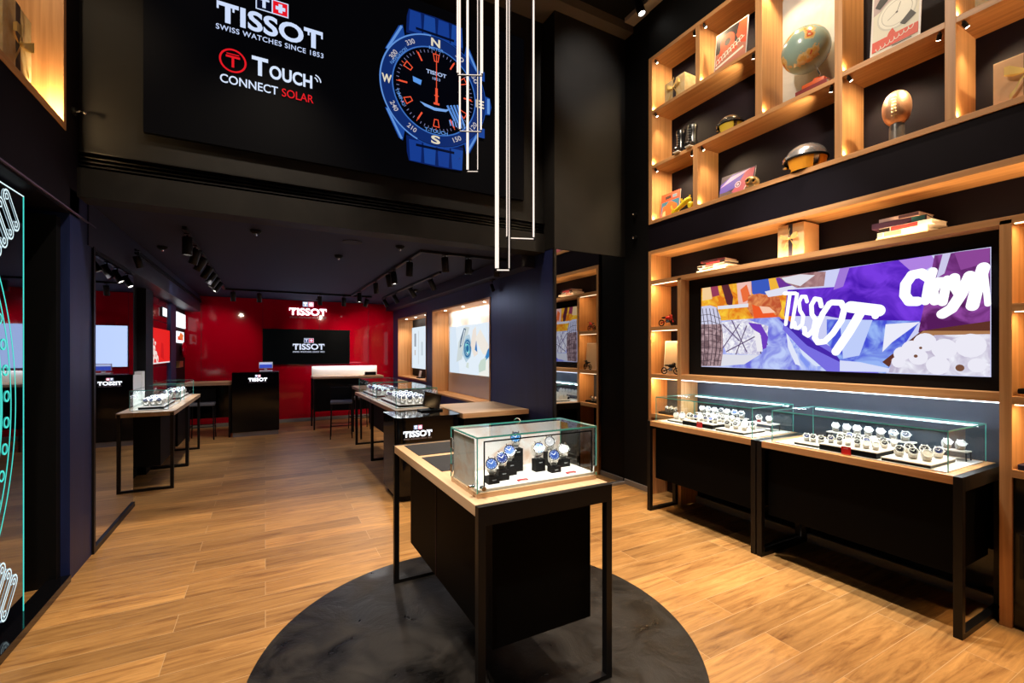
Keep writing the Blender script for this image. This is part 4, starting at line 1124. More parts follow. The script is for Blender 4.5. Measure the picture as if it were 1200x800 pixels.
def back_case(x0, x1, y0, y1, z, label, short, nx, ny, front='x', sc_=1.25):
    r = thing('glass_showcase', label, 'showcase', ((x0 + x1) / 2, (y0 + y1) / 2, z))
    bx(M_white, x0 + .01, x1 - .01, y0 + .01, y1 - .01, z + .001, z + .008).build('floor_panel', r)
    showcase(r, x0, x1, y0, y1, z + .008, z + .24, .008)
    area('showcase_led', ((x0 + x1) / 2, (y0 + y1) / 2, z + .225), (0, 0, -1), (y1 - y0) * .8, (x1 - x0) * .6, 3.2, (.95, .97, 1))
    t_ = tray(x0 + .05, x1 - .05, y0 + .06, y1 - .06, z + .008, .03, 'cream tray in the ' + short)
    for i in range(ny):
        for k in range(nx):
            x = x0 + .08 + (x1 - x0 - .16) * (k + .5) / nx; y = y0 + .1 + (y1 - y0 - .2) * (i + .5) / ny
            small_watch(x, y, z + .038, R(random.uniform(-35, 10)), 'pale watch, %s row from the front, %s from left, %s' % (ORD[i], ORD[k], short), 'watches in the ' + short, 1.2 * sc_ * random.uniform(.95, 1.05))
    return r
r = thing('display_table', 'long oak-topped watch table with black legs on the right of the back room', 'table', (1.66, 6.8, 0))
bx(pale['y'], 1.345, 1.93, 5.36, 8.13, .85, .90, bev=.002).build('tabletop', r)
bx(M_seam, 1.343, 1.345, 6.80, 6.806, .85, .90).build('joint', r)
for y in (5.45, 6.80, 8.09):
    for x in (1.35, 1.89): bx(M_metal, x, x + .036, y, y + .036, 0, .85).build('leg', r)
    bx(M_metal, 1.386, 1.89, y, y + .036, 0, .03).build('floor_rail', r)
bx(M_black, 1.55, 1.88, 5.5, 8.0, .38, .85).build('cabinet_body', r)
back_case(1.385, 1.90, 5.50, 6.62, .90, 'near glass showcase of pale watches on the right back-room table', 'near right back-room case', 4, 8)
back_case(1.385, 1.90, 6.85, 7.95, .90, 'far glass showcase of pale watches on the right back-room table', 'far right back-room case', 4, 8)
# round-cornered reception cabinet and its oak worktop
r = thing('reception_counter', 'gloss black round-cornered counter with glowing lettering and an oak worktop', 'counter', (1.9, 5.1, 0))
def rounded(x0, x1, y0, y1, rad, corners):
    pts = []
    for (cx_, cy_, a0, on) in ((x0 + rad, y0 + rad, 180, corners[0]), (x1 - rad, y0 + rad, 270, corners[1]), (x1 - rad, y1 - rad, 0, corners[2]), (x0 + rad, y1 - rad, 90, corners[3])):
        if on: pts += [(cx_ + rad * math.cos(R(a0 + 9 * k)), cy_ + rad * math.sin(R(a0 + 9 * k))) for k in range(11)]
        else:
            sx = x0 if cx_ < (x0 + x1) / 2 else x1; sy = y0 if cy_ < (y0 + y1) / 2 else y1; pts.append((sx, sy))
    return pts
b = MB(M_gloss); b.prism(rounded(1.20, 1.93, 4.76, 5.34, .10, (1, 1, 0, 0)), (0, 0, .07), (1, 0, 0), (0, 1, 0), .79); b.build('counter_body', r)
b = MB(M_black); b.prism(rounded(1.24, 1.89, 4.80, 5.30, .08, (1, 1, 0, 0)), (0, 0, 0), (1, 0, 0), (0, 1, 0), .07); b.build('plinth', r)
b = MB(M_gloss); b.prism(rounded(1.195, 1.935, 4.755, 5.345, .10, (1, 1, 0, 0)), (0, 0, .86), (1, 0, 0), (0, 1, 0), .035); b.build('counter_top', r)
b = MB(pale['x']); b.prism(rounded(1.94, 2.79, 4.74, 5.72, .03, (0, 0, 0, 0)), (0, 0, .845), (1, 0, 0), (0, 1, 0), .055); b.build('worktop', r)
bx(M_black, 2.0, 2.75, 4.86, 5.6, .1, .845).build('cabinet_body', r)
sign_letters(r, 0, 0, .31, (1.43, 4.758, .69), (1, 0, 0), (0, 0, 1), t=.006)
r = thing('display_tablet', 'black tilted tablet display standing on the round-cornered counter', 'tablet', (1.72, 5.2, .895))
bx(M_black, 1.58, 1.84, 5.12, 5.30, .8955, .912, bev=.003).build('base', r)
bx(M_gloss, 1.63, 1.84, 5.19, 5.21, .925, 1.10, bev=.003, rot=Matrix.Rotation(R(14), 3, 'Y') @ Matrix.Rotation(R(-12), 3, 'X')).build('screen_panel', r)
bx(M_black, 1.71, 1.76, 5.2, 5.25, .91, 1.0).build('stand', r)
# navy wall niches: linings, panels and light boxes
def niche(y0, y1, z0, z1, dx, label, back):
    r = thing('wall_niche', label, 'niche', (XB + .1, (y0 + y1) / 2, z0)); t = .028
    bx(oak['z'], XB - .012, XB + dx, y0, y0 + t, z0, z1).build('side_panel', r)
    bx(oak['z'], XB - .012, XB + dx, y1 - t, y1, z0, z1).build('side_panel', r)
    bx(oak['y'], XB - .012, XB + dx, y0 + t, y1 - t, z1 - t, z1).build('top_panel', r)
    bx(oak['y'], XB - .012, XB + dx, y0 + t, y1 - t, z0, z0 + t).build('sill', r)
    bx(back, XB + dx - .02, XB + dx, y0 + t, y1 - t, z0 + t, z1 - t).build('back_panel', r)
    area('niche_fill', (XB + .2, (y0 + y1) / 2, z1 - t - .01), (.35, 0, -1), (y1 - y0) * .85, .06, 7.5 * dx / .33 * (1 if y0 < 8 else .6), (1, .9, .78))  # fill panel added under the niche top to brighten its back
    for k in range(3):
        y = y0 + (y1 - y0) * (k + .5) / 3
        MB(E_lamp).cyl((XB + .1, y, z1 - t - .004), (XB + .1, y, z1 - t + .002), .022, n=16).build('downlight', r)
        spot('niche_light', (XB + .1, y, z1 - t - .02), (XB + .17, y, z0), 26, 130, .8, (1, .8, .58), .02)
niche(n1[0], n1[1], NZ0, NZ1, .33, 'large oak-lined niche with white back in the navy wall', M_white)
niche(n2[0], n2[1], N2Z0, NZ1, .36, 'smaller oak-lined niche with dark back in the navy wall', M_black)
r = thing('light_box', 'lit advertising picture of a blue-dialled watch in the large niche', 'light box', (3.06, 7.2, 1.2))
bx(M_white, 3.05, 3.108, 6.05, 8.11, 1.20, 2.05).build('casing', r)
p = Pic((3.049, 8.11, 1.20), (0, -1, 0), (0, 0, 1))
p.rect(0, 0, 2.06, .85, scr(226, 238, 248)); SB = lambda *c: scr(*c)
p.poly([(0, 0), (.5, 0), (.3, .85), (0, .85)], SB(214, 230, 245)); p.poly([(1.3, 0), (2.06, 0), (2.06, .5), (1.7, .3)], SB(238, 240, 232))
p.poly([(.35, .2), (.6, .25), (.95, .8), (.75, .82), (.45, .55)], SB(205, 215, 215))
p.poly([(.5, .45), (.62, .5), (.8, .78), (.7, .8), (.55, .62)], SB(90, 115, 140)); p.poly([(.56, .5), (.6, .5), (.76, .76), (.72, .77)], SB(225, 235, 240))
p.poly([(.62, .35), (.8, .2), (1.0, .3), (1.05, .5), (.95, .68), (.78, .66)], SB(180, 205, 220))
p.disc(.86, .44, .175, SB(120, 170, 200)); p.disc(.86, .44, .15, SB(25, 95, 150)); p.ring(.86, .44, .06, .08, SB(120, 210, 220)); p.ring(.86, .44, .11, .12, SB(170, 220, 225))
p.disc(.80, .50, .03, SB(130, 215, 215)); p.disc(.92, .38, .03, SB(130, 215, 215)); p.disc(.86, .36, .02, SB(230, 240, 240))
p.poly([(1.0, .5), (1.1, .75), (1.22, .8), (1.2, .5), (1.3, .35), (1.15, .3)], SB(235, 225, 215)); p.poly([(1.18, .42), (1.28, .38), (1.24, .58)], SB(40, 120, 190))
p.poly([(1.2, .6), (1.4, .75), (1.7, .5), (1.75, .3), (1.5, .35)], SB(238, 232, 222)); p.poly([(1.55, .22), (1.75, .32), (1.8, .48), (1.68, .42), (1.5, .2)], SB(50, 130, 195))
p.poly([(1.35, .05), (1.6, .1), (1.62, .3), (1.42, .25), (1.33, .16)], SB(200, 218, 205)); p.poly([(.8, .12), (.92, .1), (.93, .2), (.84, .2)], SB(210, 222, 215))
p.build('picture', r)
r = thing('light_box', 'lit white picture panel in the smaller dark-backed niche', 'light box', (3.06, 9.9, 1.18))
bx(M_white, 3.05, 3.138, 9.3, 10.62, 1.2, 2.14).build('casing', r)
p = Pic((3.049, 10.62, 1.2), (0, -1, 0), (0, 0, 1)); p.rect(0, 0, 1.32, .94, scr(222, 236, 246))
for (a0, a1, c0, c1, cc) in ((.2, .34, .5, .8, (150, 160, 170)), (.22, .3, .3, .42, (190, 180, 170)), (.5, .56, .1, .85, (205, 215, 222)), (.72, .86, .3, .6, (195, 210, 220))): p.rect(a0, c0, a1, c1, scr(*cc))
p.build('picture', r)
# goods on the niche sill
r = thing('display_stand', 'small dark display stand with pale card on the sill of the smaller niche', 'stand', (2.95, 9.6, N2Z0 + .028))
bx(M_black, 2.88, 3.02, 9.5, 9.7, N2Z0 + .0285, N2Z0 + .05).build('base', r); bx(M_white, 2.93, 2.94, 9.53, 9.66, N2Z0 + .05, N2Z0 + .19, rot=Matrix.Rotation(R(12), 3, 'Y')).build('card', r)
# alcove on the left
r = thing('light_box', 'lit red advertising box with white flowers on the dark red tiles', 'light box', (-1.43, 8.7, 1.41))
bx(M_black, -1.43, -1.405, 7.94, 9.42, 1.41, 1.935).build('casing', r)
p = Pic((-1.4045, 7.94, 1.41), (0, 1, 0), (0, 0, 1)); p.rect(0, 0, 1.48, .525, scr(228, 32, 26)); p.rect(0, 0, 1.48, .02, scr(240, 225, 225))
for (a_, c_, q_) in ((.06, .40, .09), (.14, .33, .07), (.1, .24, .10), (.22, .22, .08), (.15, .12, .12), (.32, .13, .10), (.42, .07, .09), (.1, .06, .1), (.28, .3, .05)):
    p.disc(a_ + .04, c_, q_, scr(240, 222, 214), q_ * .62, n=14)
    p.disc(a_ + .05, c_ - .01, q_ * .4, scr(225, 150, 140), q_ * .25, n=10)
p.poly([(.7, .1), (.95, .05), (.9, .3), (.75, .32)], scr(205, 18, 18)); p.build('picture', r)
r = thing('light_box', 'small lit white square high on the dark red tiles', 'light box', (-1.43, 9.0, 2.14))
bx(M_black, -1.43, -1.41, 8.84, 9.2, 2.14, 2.29).build('casing', r); bx(E_white, -1.41, -1.405, 8.86, 9.18, 2.15, 2.28).build('lit_face', r)
r = thing('backboard', 'white backboard on the alcove wall behind the left watch table', 'board', (-1.44, 7.8, .9))
bx(M_white, -1.449, -1.38, 6.7, 7.3, .901, 1.30, bev=.002).build('board_panel', r); bx(M_white, -1.449, -1.37, 7.305, 7.44, .901, 1.34, bev=.002).build('board_panel', r)
r = thing('display_niche', 'narrow wall display of lit boxes and a red sports mascot stand beside the red wall' if False else 'narrow dark wall display with lit boxes beside the red back wall', 'display case', (-1.43, 10.6, .9))
bx(M_black, -1.449, -1.43, 10.03, 11.25, .9, 2.40).build('back_panel', r)
bx(E_white, -1.43, -1.40, 10.08, 11.1, 2.04, 2.31).build('light_box', r)
bx(E_white, -1.43, -1.40, 10.08, 10.9, 1.75, 1.96).build('light_box', r)
p = Pic((-1.3995, 10.08, 1.75), (0, 1, 0), (0, 0, 1)); p.rect(.1, .05, .7, .12, scr(225, 60, 40)); p.poly([(.2, .1), (.6, .05), (.75, .15), (.4, .2)], scr(235, 120, 60)); p.build('picture', r)
b = MB(M_red); b.ball((-1.38, 10.75, 1.62), .035, .20, .15); b.build('red_ornament', r)
bx(M_gold, -1.43, -1.36, 10.1, 10.5, 1.30, 1.41).build('gold_box', r)
# left watch tables
for (ya, yb, lab, sh) in ((6.56, 7.74, 'near oak-topped watch table with black frame in the left alcove', 'near left alcove case'), (7.76, 9.0, 'far oak-topped watch table with black frame in the left alcove', 'far left alcove case')):
    r = thing('display_table', lab, 'table', (-1.17, (ya + yb) / 2, 0))
    ends = [(ya, ya + .034), (yb - .034, yb)]
    for (a_, c_) in ends:
        for x in (-1.395, -.975): bx(M_metal, x, x + .034, a_, c_, 0, .885).build('leg', r)
        bx(M_metal, -1.361, -.975, a_, c_, 0, .028).build('floor_rail', r)
    bx(pale['y'], -1.40, -.935, ya, yb - .004, .85, .90, bev=.002).build('tabletop', r)
    bx(M_black, -1.36, -1.08, ya + .1, yb - .08, .26, .85).build('cabinet_body', r)
    back_case(-1.37, -1.02, ya + .18, yb - .1, .90, lab.split(' ')[0] + ' glass showcase of pale watches in the left alcove', sh, 3, 6)

# ---------------------------------------------------------------- ceiling tracks and spotlights
def track(name, y0, y1, x0, x1, label, z=HB, w_=.035):
    r = thing(name, label, 'track', ((x0 + x1) / 2, (y0 + y1) / 2, z - .03))
    bx(M_metal, x0, x1, y0, y1, z - .03, z).build('rail', r)
    if y1 - y0 > x1 - x0: bx(M_seam, (x0 + x1) / 2 - .006, (x0 + x1) / 2 + .006, y0, y1, z - .032, z - .03).build('slot', r)
    else: bx(M_seam, x0, x1, (y0 + y1) / 2 - .006, (y0 + y1) / 2 + .006, z - .032, z - .03).build('slot', r)
track('light_track', 5.1, 9.72, -.67, -.635, 'black lighting track running along the left of the low ceiling')
track('light_track', 9.76, 9.795, -.67, 1.95, 'black lighting track crossing the ceiling near the red wall')
track('light_track', 5.05, 9.72, 1.53, 1.565, 'black lighting track on the right of the low ceiling, inner of two')
track('light_track', 5.0, 5.035, 1.53, 2.62, 'short black lighting track crossing the front right of the low ceiling')
track('light_track', 6.25, 9.9, 2.19, 2.225, 'black lighting track on the right of the low ceiling, beside the navy wall')
def track_lamp(x, y, tx, ty, label, lit=False, z=HB - .03, L_=.17, rad=.042):
    r = thing('track_spotlight', label, 'spotlight', (x, y, z), 'track spotlights on the low ceiling')
    d = Vector((tx, ty, -1)).normalized(); C = Vector((x, y, z - .115)); a = C - d * L_ / 2; e = C + d * L_ / 2
    b = MB(M_metal); b.lathe([(0, 0), (rad * .92, 0), (rad, .006), (rad, L_ - .004), (rad * .94, L_), (rad * .82, L_), (rad * .78, L_ - .02), (0, L_ - .02)], a, d, 24); b.build('lamp_body', r)
    b = MB(M_metal); b.cyl((x, y, z), (x, y, z - .05), .009, n=10); b.box(x - .02, x + .02, y - .045, y + .045, z - .012, z); b.build('bracket', r)
    b = MB(E_lamp if lit else mat('unlit_lens', (.15, .15, .16), .1, 0, .6)); b.cyl(a + d * (L_ - .0195), a + d * (L_ - .012), rad * .77, n=20); b.build('lens', r)
nth = ORD
LT = [(5.28, 0, 0, 1), (5.83, -.3, .1, 0), (6.31, -.55, .1, 0), (6.94, -.6, .1, 1), (7.45, -.6, .1, 0), (7.9, -.6, -.1, 1), (8.42, -.6, -.2, 1)]
for k, (y, tx, ty, lit) in enumerate(LT): track_lamp(-.6525, y, tx, ty, '%s%s spotlight from the front on the left ceiling track' % ('lit ' if lit else 'black ', nth[k]), lit)
for k, (x, tx, ty, lit) in enumerate([(-.52, 0, .3, 0), (-.1, 0, .3, 0), (.95, .1, .4, 0), (1.40, 0, .3, 0), (1.84, -.3, .2, 1)]):
    track_lamp(x, 9.777, tx, ty, '%s spotlight from the left on the track crossing before the red wall' % nth[k], lit)
for k, (y, tx, ty, lit) in enumerate([(5.5, .0, .1, 0), (6.27, .1, -.1, 1), (6.54, .2, .1, 0), (7.42, .1, .1, 0), (8.87, 0, -.1, 1)]):
    track_lamp(1.5475, y, tx, ty, '%s%s spotlight from the front on the inner right ceiling track' % ('lit ' if lit else 'black ', nth[k]), lit)
for k, (x, tx, ty) in enumerate([(1.83, .1, .1), (2.12, -.05, 0), (2.5, 0, .1)]):
    track_lamp(x, 5.0175, tx, ty, '%s black spotlight from the left on the short front track' % nth[k], False)
for k, (y, tx, ty) in enumerate([(6.62, .55, .1), (7.67, .6, 0), (8.8, .6, 0), (9.64, .6, 0)]):
    track_lamp(2.2075, y, tx, ty, '%s black spotlight from the front on the track beside the navy wall' % nth[k], False)
track_lamp(2.73, 5.62, .2, -.3, 'single small spotlight where the navy wall meets the ceiling beam', False, z=2.578, L_=.10, rad=.025)
track_lamp(-1.14, 5.9, .25, .2, 'single black spotlight on the left beam above the mirror', False, z=2.62, L_=.12, rad=.032)
def detector(x, y, label, r_=.05, z=HB):
    r = thing('ceiling_sensor', label, 'smoke detector', (x, y, z))
    MB(M_black).lathe([(0, 0), (r_, 0), (r_ * .95, .018), (r_ * .6, .034), (0, .036)], (x, y, z), (0, 0, -1), 20).build('housing', r)
    MB(M_steel).lathe([(0, .034), (r_ * .32, .036), (r_ * .25, .05), (0, .052)], (x, y, z), (0, 0, -1), 14).build('sensor_head', r)
for x, y, lab in ((-.99, 6.2, 'ceiling sensor left of the left lighting track'), (-.08, 4.95, 'ceiling sensor just inside the low ceiling, centre left'),
                  (.77, 5.78, 'ceiling sensor in the middle of the low ceiling'), (1.29, 4.95, 'ceiling sensor just before the inner right track'),
                  (2.55, 5.95, 'ceiling sensor beside the navy wall, near the pendants'), (2.45, 8.3, 'ceiling sensor between the navy wall and its track'), (1.03, 10.9, 'ceiling sensor close to the red back wall')):
    detector(x, y, lab)
r = thing('speaker_grille', 'flat round ceiling speaker grille near the low ceiling front edge', 'speaker', (.8, 5.0, HB)); MB(M_black).lathe([(0, 0), (.10, 0), (.10, .006), (0, .008)], (.8, 5.0, HB), (0, 0, -1), 28).build('grille', r)
# front room ceiling light and wall sensors
r = thing('ceiling_light_channel', 'pale ceiling light channel running along the top of the right wall', 'ceiling light', (3.7, 2, HF - .06))
bx(mat('pale_channel', (.5, .45, .4), .5), 3.66, 3.80, Y0 + .1, 4.03, HF - .05, HF - .001).build('channel', r)
track_lamp(3.60, 3.72, .1, -.3, 'lit ceiling spotlight at the top right, beside the pale channel', True, z=HF - .001, L_=.14, rad=.045)
for (x, y, z, d, lab) in ((XR, 4.02, 3.19, -1, 'small upper chrome sensor on the black wall left of the shelving'), (XR, 4.02, 2.92, -1, 'small lower chrome sensor on the black wall left of the shelving'), (XL, 4.31, 3.29, 1, 'small chrome sensor on the left wall beside the oak cell')):
    r = thing('wall_sensor', lab, 'sensor', (x, y, z))
    MB(M_black).lathe([(0, 0), (.03, 0), (.028, .02), (0, .024)], (x, y, z), (d, 0, 0), 18).build('base', r)
    b = MB(M_chrome); b.tube([(x + d * .02, y, z), (x + d * .05, y - .01, z + .01), (x + d * .07, y - .03, z - .005)], .007, 8); b.ball((x + d * .075, y - .035, z - .01), .014); b.build('swivel_head', r)

# ================================================================ LEFT FOREGROUND: edge-lit panel, sill, oak cell
r = thing('window_sill', 'low black plinth on the floor under the edge-lit glass panel', 'plinth', (-1.24, 2, 0))
bx(M_gloss, -1.30, -1.185, .3, 4.24, 0, .05, bev=.003).build('plinth', r)
r = thing('illuminated_sign', 'edge-lit dark glass panel with a glowing line drawing of a watch', 'sign', (-1.27, 2.2, .05))
bx(M_darkmirror, -1.282, -1.27, .4, 3.78, .051, 2.52).build('pane', r)
b = MB(E_teal); b.box(-1.282, -1.268, 3.778, 3.784, .051, 2.52); b.build('lit_edge', r)
b = MB(E_tealw); b.box(-1.282, -1.268, .4, 3.784, 2.517, 2.523); b.build('lit_edge', r)
p = Pic((-1.2695, .4, .05), (0, 1, 0), (0, 0, 1), .0002)
cy_, cz_ = 2.23 - .4, 1.30 - .05
for r0 in (1.455, 1.40, 1.30, 1.285): p.ring(cy_, cz_, r0 - .006, r0 + .003, E_teal, n=160, a0=-55, a1=55)
for k in range(-6, 7):
    aa = R(k * 6.2 + 2); p.ring(cy_ + 1.35 * math.cos(aa), cz_ + 1.35 * math.sin(aa), .022, .032, E_teal, n=20)
def link(y, z, a):
    """one strap link, drawn as a rounded bar with two screws"""
    c_, s_ = math.cos(a), math.sin(a); f = lambda u, v: (y - .4 + c_ * u - s_ * v, z - .05 + s_ * u + c_ * v); pts = []
    for (uu, a0) in ((-.085, 90), (.085, -90)): pts += [f(uu + .036 * math.cos(R(a0 + 22.5 * k)), .036 * math.sin(R(a0 + 22.5 * k))) for k in range(9)]
    p.line(pts, .009, E_tealw, closed=True)
    for uu in (-.085, .085): q = f(uu, 0); p.ring(q[0], q[1], .012, .019, E_tealw, n=16)
for k in range(4):
    link(3.625 - .072 * k, 2.395 - .062 * k, R(-50)); link(3.60 - .072 * k, .215 + .062 * k, R(50))
p.build('lit_drawing', r)
oc = thing('display_shelf', 'oak display cell set into the plum-black left wall, top left', 'shelf', (-1.35, 3.5, 3.1))
X0c, X1c = -1.528, -1.195
bx(oak['z'], X0c, X1c, 4.14, 4.186, 3.101, 4.899, bev=.002).build('upright', oc)
bx(oak['y'], X0c, X1c, 1.6, 4.14, 3.101, 3.148, bev=.002).build('shelf_board', oc)
bx(oak['y'], X0c, X1c, 1.6, 4.14, 4.85, 4.899, bev=.002).build('shelf_board', oc)
bx(oak['z'], X0c, X1c, 1.6, 1.646, 3.148, 4.85, bev=.002).build('upright', oc)
area('cell_led', (-1.22, 4.0, 3.17), (-.2, .8, .8), .04, .04, 5, (1, .68, .33))
spot('cell_light', (-1.25, 3.2, 4.8), (-1.4, 4.14, 3.5), 45, 90, .7, (1, .76, .48), .02)

# ================================================================ THINGS ON THE SHELVES
M_kraft = mat('kraft_box', (.62, .36, .18), .55, noise=(.70, .43, .23), nscale=6)
M_creambox = mat('cream_box', (.8, .66, .42), .5, noise=(.72, .5, .2), nscale=20)
M_rib = mat('dark_ribbon', (.03, .022, .035), .5)
M_bow = mat('gold_satin_ribbon', (.86, .62, .22), .32, .35)
def gift(x0, x1, y0, y1, z, h, label, box=M_kraft, face=-1, bow=1.0):
    """ribbon and bow on the face turned to the room (face -1: towards smaller x)"""
    r = thing('gift_box', label, 'gift box', ((x0 + x1) / 2, (y0 + y1) / 2, z))
    bx(box, x0, x1, y0, y1, z + .0005, z + h, bev=.003).build('box', r)
    fx = x0 if face < 0 else x1; ym = (y0 + y1) / 2; w_ = (y1 - y0) * .075
    b = MB(M_rib); b.box(min(fx, fx + face * .002), max(fx, fx + face * .002), ym - w_, ym + w_, z + .001, z + h + .001)
    b.box(x0, x1, ym - w_, ym + w_, z + h, z + h + .002); b.build('ribbon', r)
    b = MB(M_bow); cz_ = z + h * .55; s_ = (y1 - y0) * .30 * bow; f = lambda n_, u, v: (fx + face * n_, ym + u * s_, cz_ + v * s_)
    for sg in (-1, 1):
        def strip(pts, wd):
            rings = []
            for (n_, u, v, ww) in pts: rings.append((b.bm.verts.new(f(n_, u, v + ww * wd)), b.bm.verts.new(f(n_, u, v - ww * wd))))
            for A_, B_ in zip(rings, rings[1:]): b._f([A_[0], A_[1], B_[1], B_[0]], True)
        strip([(.01, 0, 0, .35), (.03, sg * .3, .12, .8), (.045, sg * .75, .32, 1.3), (.035, sg * 1.05, .42, 1.2), (.02, sg * 1.08, .36, 1.0), (.01, sg * .7, .16, .8), (.006, sg * .1, .02, .3)], .22)
        strip([(.012, 0, 0, .3), (.02, sg * .35, -.45, .8), (.014, sg * .6, -1.0, 1.0), (.018, sg * .85, -1.35, 1.1)], .16)
    strip([(.008, 0, .1, 1), (.014, .1, .9, 1.2), (.01, .0, 1.35, 1.0)], .12)
    b.ball(f(.018, 0, 0), .012, s_ * .16, s_ * .16, n=12, m_=8); b.build('bow', r)
    return r
gift(3.82, 4.0, 3.31, 3.58, 4.267, .225, 'cream gift box with gold bow in the top left oak cell', M_creambox)
gift(3.83, 4.05, 2.125, 2.34, 2.379, .27, 'kraft gift box with gold bow above the large screen', M_kraft)
gift(3.83, 4.05, .74, 1.035, 3.05, .262, 'large kraft gift box with gold bow at the far right of the high shelving', M_kraft)
gift(-1.50, -1.30, 3.62, 3.98, 3.148, .52, 'gift box with pale ribbon in the left wall oak cell', M_creambox, face=1)

def leaning(y0, y1, z, h, label, name='poster', lean=.04, x=3.83, cat='poster'):
    """stiff board leaning back; returns thing and a picture on its face (u to the right, v up)"""
    r = thing(name, label, cat, (x, (y0 + y1) / 2, z)); L_ = math.hypot(h, lean); Vv = Vector((lean, 0, h)) / L_
    b = MB(M_white); N = Vector((0, -1, 0)).cross(Vv); b.prism([(0, 0), (y1 - y0, 0), (y1 - y0, L_), (0, L_)], (x, y1, z + .002), (0, -1, 0), Vv, -.006) 
    b.build('board', r)
    p = Pic(Vector((x, y1, z + .002)) + N * .0004, (0, -1, 0), Vv); return r, p, y1 - y0, L_
r, p, w_, h_ = leaning(2.61, 2.945, 4.267, .37, 'red advertising poster with big looped shapes in the second top cell', x=3.80)
OR_, DK, WH = ink(225, 80, 45), ink(45, 35, 40), ink(240, 232, 220)
p.rect(.008, .008, w_ - .008, h_ - .008, DK); p.rect(.008, .008, w_ - .008, .17, ink(190, 120, 100))
p.ring(.13, .24, .035, .085, OR_, n=30, asp=.9); p.poly([(.06, .21), (.10, .21), (.08, .08), (.02, .06)], OR_); p.poly([(.16, .21), (.20, .22), (.24, .12), (.19, .10)], OR_)
p.poly([(.24, h_ - .01), (w_ - .01, h_ - .01), (w_ - .01, .12), (.26, .16), (.22, .25)], OR_); p.poly([(.21, h_ - .01), (.25, h_ - .01), (.225, .24)], DK)
for k in range(9): p.line([(.035 + .03 * k + .016 * math.cos(.5 * j), .085 + .012 * k + .03 * math.sin(.5 * j)) for j in range(10)], .007, WH, cap=0)
p.line([(.02, .06), (w_ - .03, .19)], .008, WH); p.line([(.03, .03), (w_ - .04, .09)], .022, WH); p.build('print', r)
r, p, w_, h_ = leaning(1.37, 1.655, 3.68, .44, 'white advertising poster of a wristwatch over a red band, in the upper cell', x=3.80)
p.rect(.012, .012, w_ - .012, h_ - .012, ink(225, 222, 205)); p.poly([(.012, .3), (.10, .33), (.16, .43), (.012, .43)], ink(190, 170, 170))
p.disc(.15, .25, .115, ink(205, 205, 195)); p.disc(.15, .25, .105, ink(235, 235, 225)); p.ring(.15, .25, .085, .088, ink(170, 170, 165)); p.disc(.15, .25, .007, ink(90, 90, 90))
p.line([(.15, .25), (.10, .22)], .003, ink(90, 90, 90)); p.line([(.15, .25), (.17, .31)], .003, ink(90, 90, 90))
for q in ([(.02, .36), (.05, .33), (.13, .40), (.11, .43), (.06, .43)], [(.17, .155), (.20, .13), (.26, .17), (.24, .20), (.23, .215)]): p.poly(q, ink(40, 38, 40))
p.rect(.012, .03, w_ - .012, .105, ink(215, 72, 48)); p.poly([(.10, .105), (.15, .105), (.13, .15), (.11, .13)], ink(215, 72, 48))
pts = [(.03 + .0026 * k + .006 * math.cos(k * .62), .066 + .0007 * k - .03 + .013 * math.sin(k * .62)) for k in range(84)]; p.line(pts, .0045, WH, cap=0)
p.rect(.13, .018, .24, .024, ink(60, 50, 50)); p.build('print', r)
r, p, w_, h_ = leaning(3.43, 3.695, 3.05, .28, 'orange and blue comic cover in the bottom left oak cell', x=3.87, lean=.03)
p.rect(0, 0, w_, h_, ink(200, 75, 40)); p.rect(.01, .03, w_ - .01, .19, ink(40, 110, 150))
p.poly([(.02, .03), (.24, .03), (.20, .10), (.23, .13), (.17, .17), (.12, .19), (.08, .15), (.03, .14), (.07, .10)], ink(225, 110, 50))
p.rect(.06, .215, .14, .25, ink(45, 30, 30)); p.rect(.16, .215, .22, .25, ink(110, 140, 170)); p.poly([(.03, .02), (.08, .02), (.07, .09), (.04, .08)], ink(235, 195, 150)); p.poly([(.14, .12), (.17, .05), (.19, .06), (.16, .13)], ink(220, 170, 60)); p.build('print', r)
r, p, w_, h_ = leaning(2.58, 2.93, 3.05, .225, 'purple racing photograph board beside the gold mask', x=3.85, lean=.05)
p.rect(0, 0, w_, h_, ink(60, 45, 75)); p.poly([(0, .05), (.2, .08), (.3, .22), (.12, .22), (0, .15)], ink(95, 80, 190)); p.poly([(.12, .03), (.2, .12), (.26, .22), (.34, .22), (.33, .02)], ink(190, 85, 110))
p.poly([(0, .12), (.25, .2), (.3, .225), (.1, .2)], ink(210, 170, 220)); p.poly([(0, 0), (.2, 0), (.1, .06), (0, .06)], ink(95, 80, 80)); p.disc(.19, .10, .032, ink(225, 190, 220)); p.ring(.19, .10, .014, .022, ink(70, 40, 80)); p.line([(.26, .02), (.29, .09), (.31, .03)], .008, WH); p.build('print', r)

# globe on its orange-red base
r = thing('globe', 'large tilted vintage globe on a stand in the tall grey-backed cell', 'globe', (3.90, 2.11, 3.66))
gm = bpy.data.materials.new('globe_map'); gm.use_nodes = True; nt = gm.node_tree; b_ = nt.nodes['Principled BSDF']; b_.inputs['Roughness'].default_value = .25; b_.inputs['Coat Weight'].default_value = .5
tc = nt.nodes.new('ShaderNodeTexCoord'); n_ = nt.nodes.new('ShaderNodeTexNoise'); n_.inputs['Scale'].default_value = 6.5; n_.inputs['Detail'].default_value = 7
rp = nt.nodes.new('ShaderNodeValToRGB'); rp.color_ramp.interpolation = 'CONSTANT'; e = rp.color_ramp.elements
e[0].position = 0; e[0].color = (.30, .44, .40, 1); e[1].position = .54; e[1].color = (.72, .52, .24, 1)
for ps, cc in ((.585, (.70, .40, .10, 1)), (.625, (.55, .10, .05, 1)), (.67, (.60, .50, .35, 1))): q = e.new(ps); q.color = cc
